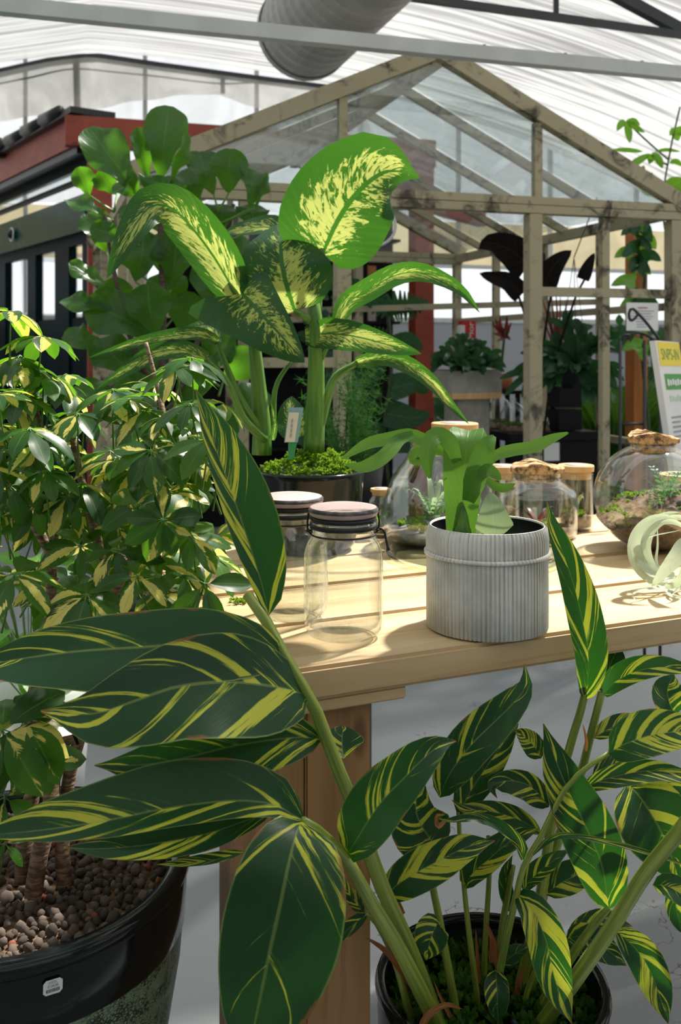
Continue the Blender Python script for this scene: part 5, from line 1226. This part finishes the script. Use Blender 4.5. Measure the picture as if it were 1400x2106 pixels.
# small red plant further in
r2 = thing('red_cordyline', 'small maroon spiky plant beyond the concrete planter', 'plant', at(1035, 760, 5.3))
MB().tube([at(1030, 762, 5.3), at(1034, 720, 5.3), at(1038, 680, 5.3)], .008, 6).build('stem', 'dark_stem', r2)
multi('x', r2, 'red_leaf', (1036, 690, 5.3), [(1012, 665, 5.25), (1018, 655, 5.3), (1028, 650, 5.3), (1042, 648, 5.3), (1052, 662, 5.3), (1012, 685, 5.2), (1050, 700, 5.25), (1020, 702, 5.2), (1048, 680, 5.3)], 6, prof='blade')
MB().lathe([(.001, 0), (.05, 0), (.06, .09), (.05, .09), (.001, .08)], 20, at(1033, 802, 5.3)).build('pot', 'terracotta', r2)
p_ = at(1033, 802, 5.3); x0, y0 = gxy(p_); o = thing('plant_stool', 'tall dark stool under the maroon spiky plant', 'stool', gl(x0, y0, 0)); gbox('seat', x0, y0, p_.z - .02, p_.z - .001, .16, .16, 'dark_panel', o)
for dx in (-.06, .06):
    for dy in (-.06, .06): gbox('leg', x0 + dx, y0 + dy, 0, p_.z - .02, .02, .02, 'dark_panel', o)
# hanging staghorn
Yh = 4.62; hb = at(1180, 798, Yh)
hs = thing('hanging_staghorn_fern', 'staghorn fern spilling from a black hanging basket in the greenhouse', 'hanging plant', hb)
MB().lathe([(.001, 0), (.055, 0), (.085, .11), (.082, .115), (.075, .10), (.001, .09)], 24).build('basket', 'black_plastic', hs, local=True)
for k in range(3):
    a = 2.1 * k + .4; MB().tube([hb + Vector((.08 * math.cos(a), .08 * math.sin(a), .11)), hb + Vector((0, 0, .62))], .002, 4).build('hanger_wire', 'dark_steel', hs)
MB().tube([hb + Vector((0, 0, .62)), gl(2.2, gxy(hb)[1], ZE + .1)], .003, 4).build('hook', 'dark_steel', hs)
antler(hs, 'dark_staghorn_leaf', (1180, 752, Yh), [(1240, 705, 4.5), (1275, 688, 4.45), (1268, 728, 4.45), (1282, 780, 4.4), (1110, 745, 4.5), (1104, 800, 4.45), (1130, 790, 4.4), (1182, 778, 4.35), (1150, 640, 4.65), (1165, 655, 4.7), (1215, 690, 4.6), (1225, 840, 4.4), (1245, 830, 4.4), (1062, 795, 4.5), (1032, 800, 4.55), (1050, 760, 4.6), (1125, 700, 4.6), (1200, 665, 4.65), (1260, 820, 4.45), (1110, 720, 4.55), (1215, 760, 4.4), (1150, 770, 4.38)], 12)
# printed notice on the greenhouse front
nt_ = thing('paper_notice', 'white printed notice fixed to the greenhouse front right', 'notice', gl(2.235, -.03, 1.39))
zc = 1.40; MB().box(gl(2.235, -.026, zc), (.165, .004, .125), A_, B_, Vector((0, 0, 1))).build('sheet', 'white_board', nt_, smooth=False)
MB().box(gl(2.235, -.029, zc + .040), (.05, .002, .004), A_, B_, Vector((0, 0, 1))).build('heading', 'red_print', nt_, smooth=False)
for k, w_ in enumerate((.13, .10, .12, .09, .06, .05, .05)): MB().box(gl(2.23, -.029, zc + .026 - .012 * k), (w_, .002, .0025), A_, B_, Vector((0, 0, 1))).build('print_line', 'grey_print', nt_, smooth=False)
# iron plant stand with hooks
Ys = 3.95
ist = thing('iron_hook_stand', 'black wrought-iron stand with curled hooks before the greenhouse', 'stand', at(1300, 950, Ys) * 1.0)
fz = at(1300, 950, Ys); 
for P in ([(1355, 698, 0), (1330, 665, 0), (1312, 645, 0), (1300, 634, 0), (1294, 640, 0), (1293, 652, 0), (1297, 660, 0)], [(1297, 660, 0), (1305, 655, 0), (1312, 645, 0)], [(1350, 705, .01), (1330, 690, .01), (1312, 684, .01), (1298, 688, .01), (1292, 698, .01)], [(1280, 700, .02), (1284, 690, .02), (1298, 690, .02)]):
    MB().tube(spline([at(x, y, Ys + d_) for x, y, d_ in P], 14), .006, 6).build('hook', 'dark_steel', ist)
for x in (1275, 1325, 1357):
    q = at(x, 700, Ys); MB().tube([q, Vector((q.x, q.y, 0))], .007, 6).build('rod', 'dark_steel', ist)
for y in (872, 915): MB().tube([at(1275, y, Ys), at(1325, y, Ys)], .006, 6).build('crossbar', 'dark_steel', ist)
# leaning sign
sg = thing('leaning_sign', 'white sign board with yellow and green printed bands, right edge', 'sign', at(1400, 1000, 3.35))
TL, TR = at(1347, 700, 3.22), at(1395, 704, 3.42); dn = (at(1384, 950, 3.22) - TL); dn = dn * (1.24 / -dn.z)
nr = (TR - TL).cross(dn).normalized()
if nr.y > 0: nr = -nr
def sq(a, b, c_, d_, off): return [TL + (TR - TL) * x + dn * y + nr * off for x, y in ((a, c_), (b, c_), (b, d_), (a, d_))]
def slab(nm, a, b, c_, d_, o0, o1, mat, par):
    return mk(nm, sq(a, b, c_, d_, o1) + sq(a, b, c_, d_, o0), [(0, 1, 2, 3), (7, 6, 5, 4), (0, 4, 5, 1), (1, 5, 6, 2), (2, 6, 7, 3), (3, 7, 4, 0)], mat, par, smooth=False)
sb = slab('board', 0, 1, 0, 1, -.02, 0, 'white_board', sg)
H1 = 1.24 / (950 - 700) * (3.22 / F) ; ky = 1 / (1.24 / (3.22 / F))   # fraction of height per photo pixel
slab('yellow_band', .06, 1, 2 * ky, 52 * ky, .0003, .001, 'yellow_print', sb); slab('green_band', .16, 1, 69 * ky, 102 * ky, .0003, .001, 'green_print', sb)
Xs = (TR - TL).normalized(); Wd = (TR - TL).length; Yv = -dn.normalized()
text('SNPS-IN', .055, TL + Xs * Wd * .53 + dn * (29 * ky) + nr * .0016, Xs, Yv, 'green_print', sb, wmax=Wd * .74)
for k in range(7):      # blurred letters, unreadable in the photo
    x = .24 + .105 * k
    slab('letter', x, x + .075, (80 + 2 * (k % 2)) * ky, (94 - (k % 3)) * ky, .0012, .0016, 'white_plastic', sb)
    slab('letter', x + .02, x + .09, (114 + 2 * (k % 3)) * ky, (128 - (k % 2)) * ky, .0003, .001, 'pale_green_print', sb)
for k in range(5): slab('print_line', .2, .55 if k % 2 else .75, (158 + 10 * k) * ky, (162 + 10 * k) * ky, .0003, .001, 'grey_print', sb)
slab('photo_panel', .70, .98, 168 * ky, 215 * ky, .0003, .001, 'packet_pale', sb)
# grass clump at the right inside the greenhouse
gc = at(1262, 940, 6.3); gc.z = 0
gr_ = thing('grass_clump', 'dark green grassy clump beyond the greenhouse, above the globe terrarium', 'potted plant', gc)
MB().lathe([(.001, 0), (.20, 0), (.24, .5), (.23, .5), (.001, .45)], 28).build('pot', 'black_plastic', gr_, local=True)
m = MB()
for k in range(1500):
    a = U(0, 6.283); q = .22 * math.sqrt(R()); b = Vector((q * math.cos(a), q * math.sin(a), .45)); d = Vector((math.cos(a) * U(.05, .6), math.sin(a) * U(.05, .6), 1)).normalized(); l = U(.3, .8); s = d.cross(Vector((U(-1, 1), U(-1, 1), 0))).normalized() * .005
    e = b + d * l + Vector((math.cos(a), math.sin(a), -.6)) * l * .18
    m.add([b + s, b - s, b + d * l * .6 - s, b + d * l * .6 + s, e], [(0, 1, 2, 3), (3, 2, 4)], [(0, 0), (0, 1), (.6, 1), (.6, 0), (1, .5)], R())
m.build('grass_blades', 'dark_moss', gr_, local=True, kind='stuff')
# split-leaf plant and climbers against the rack
Ym = 5.0; p = at(800, 950, Ym); p.z = 0
mo_ = thing('split_leaf_plant', 'dark split-leaf climber beside the red pergola post', 'potted plant', p)
MB().lathe([(.001, 0), (.11, 0), (.14, .28), (.13, .28), (.001, .25)], 26).build('pot', 'black_plastic', mo_, local=True)
PROF['split'] = lambda t: S_((t + .08) / 1.08, .6, .6) * (1.0 if int(t * 30) % 3 else .42)
for P, hw, pf in (([(795, 640, 0), (815, 632, 0), (845, 630, 0), (882, 622, 0)], 34, 'split'), ([(800, 640, .1), (770, 620, .1), (740, 600, .1), (710, 590, .1)], 26, 'split'), ([(800, 800, 0), (850, 790, 0), (880, 810, 0)], 28, 'heart'), ([(790, 850, 0), (850, 860, 0), (885, 850, 0)], 30, 'heart'), ([(780, 780, .1), (740, 760, .1), (715, 780, .1)], 30, 'heart'), ([(800, 720, .1), (840, 700, .1), (870, 720, .1)], 22, 'heart'), ([(800, 700, .05), (760, 690, .05), (730, 700, .05)], 22, 'split'), ([(795, 900, 0), (840, 910, 0), (880, 930, 0)], 30, 'heart'), ([(790, 900, 0), (750, 900, 0), (715, 920, 0)], 30, 'heart')):
    leaf('leaf', mo_, 'dark_staghorn_leaf', [(x, y, Ym + d_) for x, y, d_ in P], hw, hw, prof=pf, n=30 if pf == 'split' else 10, up=.2)
MB().tube(spline([at(800, 1000, Ym), at(790, 880, Ym), at(805, 760, Ym), at(797, 640, Ym)], 14), .009, 6).build('stem', 'dark_stem', mo_)
# asparagus fern on a black pedestal behind the dieffenbachia
Ya = 2.62; pa = at(722, 950, Ya)
af = thing('asparagus_fern', 'soft feathery asparagus fern on a black pedestal behind the dieffenbachia', 'potted plant', (pa.x, pa.y, 0))
MB().lathe([(.001, 0), (.085, 0), (.085, .03), (.055, .06), (.055, pa.z - .16), (.075, pa.z - .12), (.09, pa.z), (.08, pa.z), (.001, pa.z - .03)], 28).build('pedestal_pot', 'black_plastic', af, local=True)
m = MB()
for k in range(46):
    a = U(0, 6.283); b = Vector((U(-.04, .04), U(-.04, .04), pa.z - .02)); hh = U(.08, .30); sp_ = U(.02, .12)
    C = spline([b, b + Vector((math.cos(a) * sp_ * .5, math.sin(a) * sp_ * .5, hh * .7)), b + Vector((math.cos(a) * sp_, math.sin(a) * sp_, hh))], 12)
    m.tube(C, .001, 3, False)
    for c in C[2:]:
        for j in range(9):
            dd = Vector((U(-1, 1), U(-1, 1), U(-.4, .8))).normalized() * U(.012, .032); s = dd.cross(Vector((U(-1, 1), U(-1, 1), U(-1, 1)))).normalized() * .0012
            m.add([c + s, c - s, c + dd], [(0, 1, 2)], [(0, 0), (0, 1), (1, .5)], R())
m.build('fern_needles', 'fern_leaf', af, local=True, kind='stuff')
# wire loop hung on the left door post
lo = thing('cable_loop', 'pale cable loop hanging beside the big mottled leaf', 'cable', at(765, 480, 3.85))
MB().tube([at(765 + 48 * math.cos(a * .21), 465 + 42 * math.sin(a * .21), 3.85) for a in range(31)], .006, 6, False).build('cable', 'grey_beam', lo)
# palmate tree at the top right
Yt = 5.0; pt = at(1352, 900, Yt); pt.z = 0
tt = thing('palmate_tree', 'slender tree with bright palmate leaves rising at the top right', 'potted plant', Vector((at(1424, 1100, Yt).x, Yt, 0)))
MB().lathe([(.001, 0), (.13, 0), (.16, .35), (.15, .35), (.001, .32)], 26).build('pot', 'black_plastic', tt, local=True)
for P in ([(1420, 1100, 0), (1400, 800, 0), (1385, 600, 0), (1366, 470, 0), (1362, 410, 0), (1374, 330, 0), (1388, 260, 0), (1398, 220, 0)], [(1374, 340, 0), (1355, 330, 0), (1338, 318, 0)], [(1376, 330, .05), (1330, 290, .05), (1288, 250, .05)], [(1362, 400, 0), (1340, 375, 0), (1318, 352, 0)]):
    MB().tube(spline([at(x, y, Yt + d_) for x, y, d_ in P], 12), .005, 6).build('stem', 'dark_stem', tt)
for P, hw in (([(1286, 250), (1276, 256), (1268, 270)], 8), ([(1286, 250), (1292, 270), (1295, 295)], 8), ([(1288, 250), (1308, 262), (1326, 273)], 6), ([(1286, 249), (1302, 248), (1316, 258)], 6), ([(1322, 312), (1285, 308), (1253, 309)], 5), ([(1337, 316), (1310, 332), (1276, 354)], 8), ([(1336, 316), (1338, 326), (1334, 338)], 9), ([(1340, 314), (1354, 328), (1362, 347)], 8), ([(1318, 352), (1322, 345), (1323, 340)], 5), ([(1318, 355), (1330, 357), (1344, 356)], 3),
          ([(1358, 395), (1335, 385), (1314, 368)], 18), ([(1366, 392), (1385, 380), (1408, 368)], 17), ([(1366, 398), (1388, 402), (1414, 424)], 19), ([(1395, 290), (1385, 268), (1376, 280)], 9), ([(1390, 262), (1402, 268), (1420, 280)], 10), ([(1345, 312), (1370, 308), (1400, 312)], 4), ([(1376, 335), (1390, 332), (1404, 342)], 6),
          ([(1385, 470), (1395, 490), (1392, 520)], 12), ([(1378, 560), (1388, 590), (1384, 640)], 18), ([(1390, 600), (1400, 570), (1410, 540)], 16), ([(1390, 650), (1404, 660), (1420, 690)], 18), ([(1380, 520), (1398, 540), (1410, 565)], 12)):
    leaf('leaf', tt, 'bright_leaf', [(x, y, Yt + U(-.05, .05)) for x, y in P], hw, hw, prof='oval', up=-.1, fold=10, n=8, m=2)
# climber inside the right bay, with an orange post
Yq = 5.35; x0, y0 = gxy(at(1308, 700, Yq)); o = thing('orange_post', 'orange timber post behind the leaves in the right bay', 'post', gl(x0, y0, 0))
gbox('shaft', x0, y0, 0.02, 1.95, .085, .085, 'orange_wood', o); gbox('foot', x0, y0, 0, .02, .14, .14, 'dark_steel', o)
cl = thing('leafy_climber', 'broad-leaved green climber on the orange post in the right bay', 'plant', gl(x0, y0 - .09, 0))
MB().tube(spline([gl(x0, y0 - .07, 0), gl(x0 + .03, y0 - .08, .7), gl(x0 - .02, y0 - .08, 1.3), gl(x0 + .02, y0 - .08, 1.85)], 14), .01, 6).build('stem', 'dark_stem', cl)
for k in range(26):
    bx, by = 1308 + U(-12, 12), U(445, 720); a = U(0, 6.283); l = U(34, 60)
    leaf('leaf', cl, 'dark_staghorn_leaf' if k % 3 else 'bright_leaf', [(bx, by, Yq - .15), (bx + math.cos(a) * l * .5, by - 8 + abs(math.sin(a)) * l * .3, Yq - .22), (bx + math.cos(a) * l, by + abs(math.sin(a)) * l * .7, Yq - .25)], U(12, 20), U(12, 20), prof='heart', n=8, m=2, up=.1)
# low bright plant on the floor behind the umbrella tree
lb = at(60, 1480, 2.55); lb.z = 0
lp = thing('bright_pothos', 'bright yellow-green leafy plant on the floor beyond the umbrella tree', 'potted plant', lb)
MB().lathe([(.001, 0), (.13, 0), (.16, .34), (.15, .34), (.001, .31)], 30).build('pot', 'white_plastic', lp, local=True)
for k in range(60):
    a = U(0, 6.283); q = U(.02, .2); b = lb + Vector((0, 0, .32)); t = b + Vector((math.cos(a) * q, math.sin(a) * q, U(.05, .42))); d = Vector((math.cos(a), math.sin(a), U(-.6, .3))).normalized()
    MB().tube(spline([b, b.lerp(t, .5) + Vector((0, 0, .05)), t], 5), .0016, 4, False).build('petiole', 'green_stem', lp)
    l = U(.06, .10); v, f, uv = leaf_geo([t, t + d * l * .5 + Vector((0, 0, .008)), t + d * l], l * .36, l * .36, 'oval', ref=Vector((U(-.3, .3), -.5, 1)), n=7, m=2, comp=False)
    mk('leaf', v, f, 'bright_leaf', lp, uv=uv, lr=[R()] * len(v))
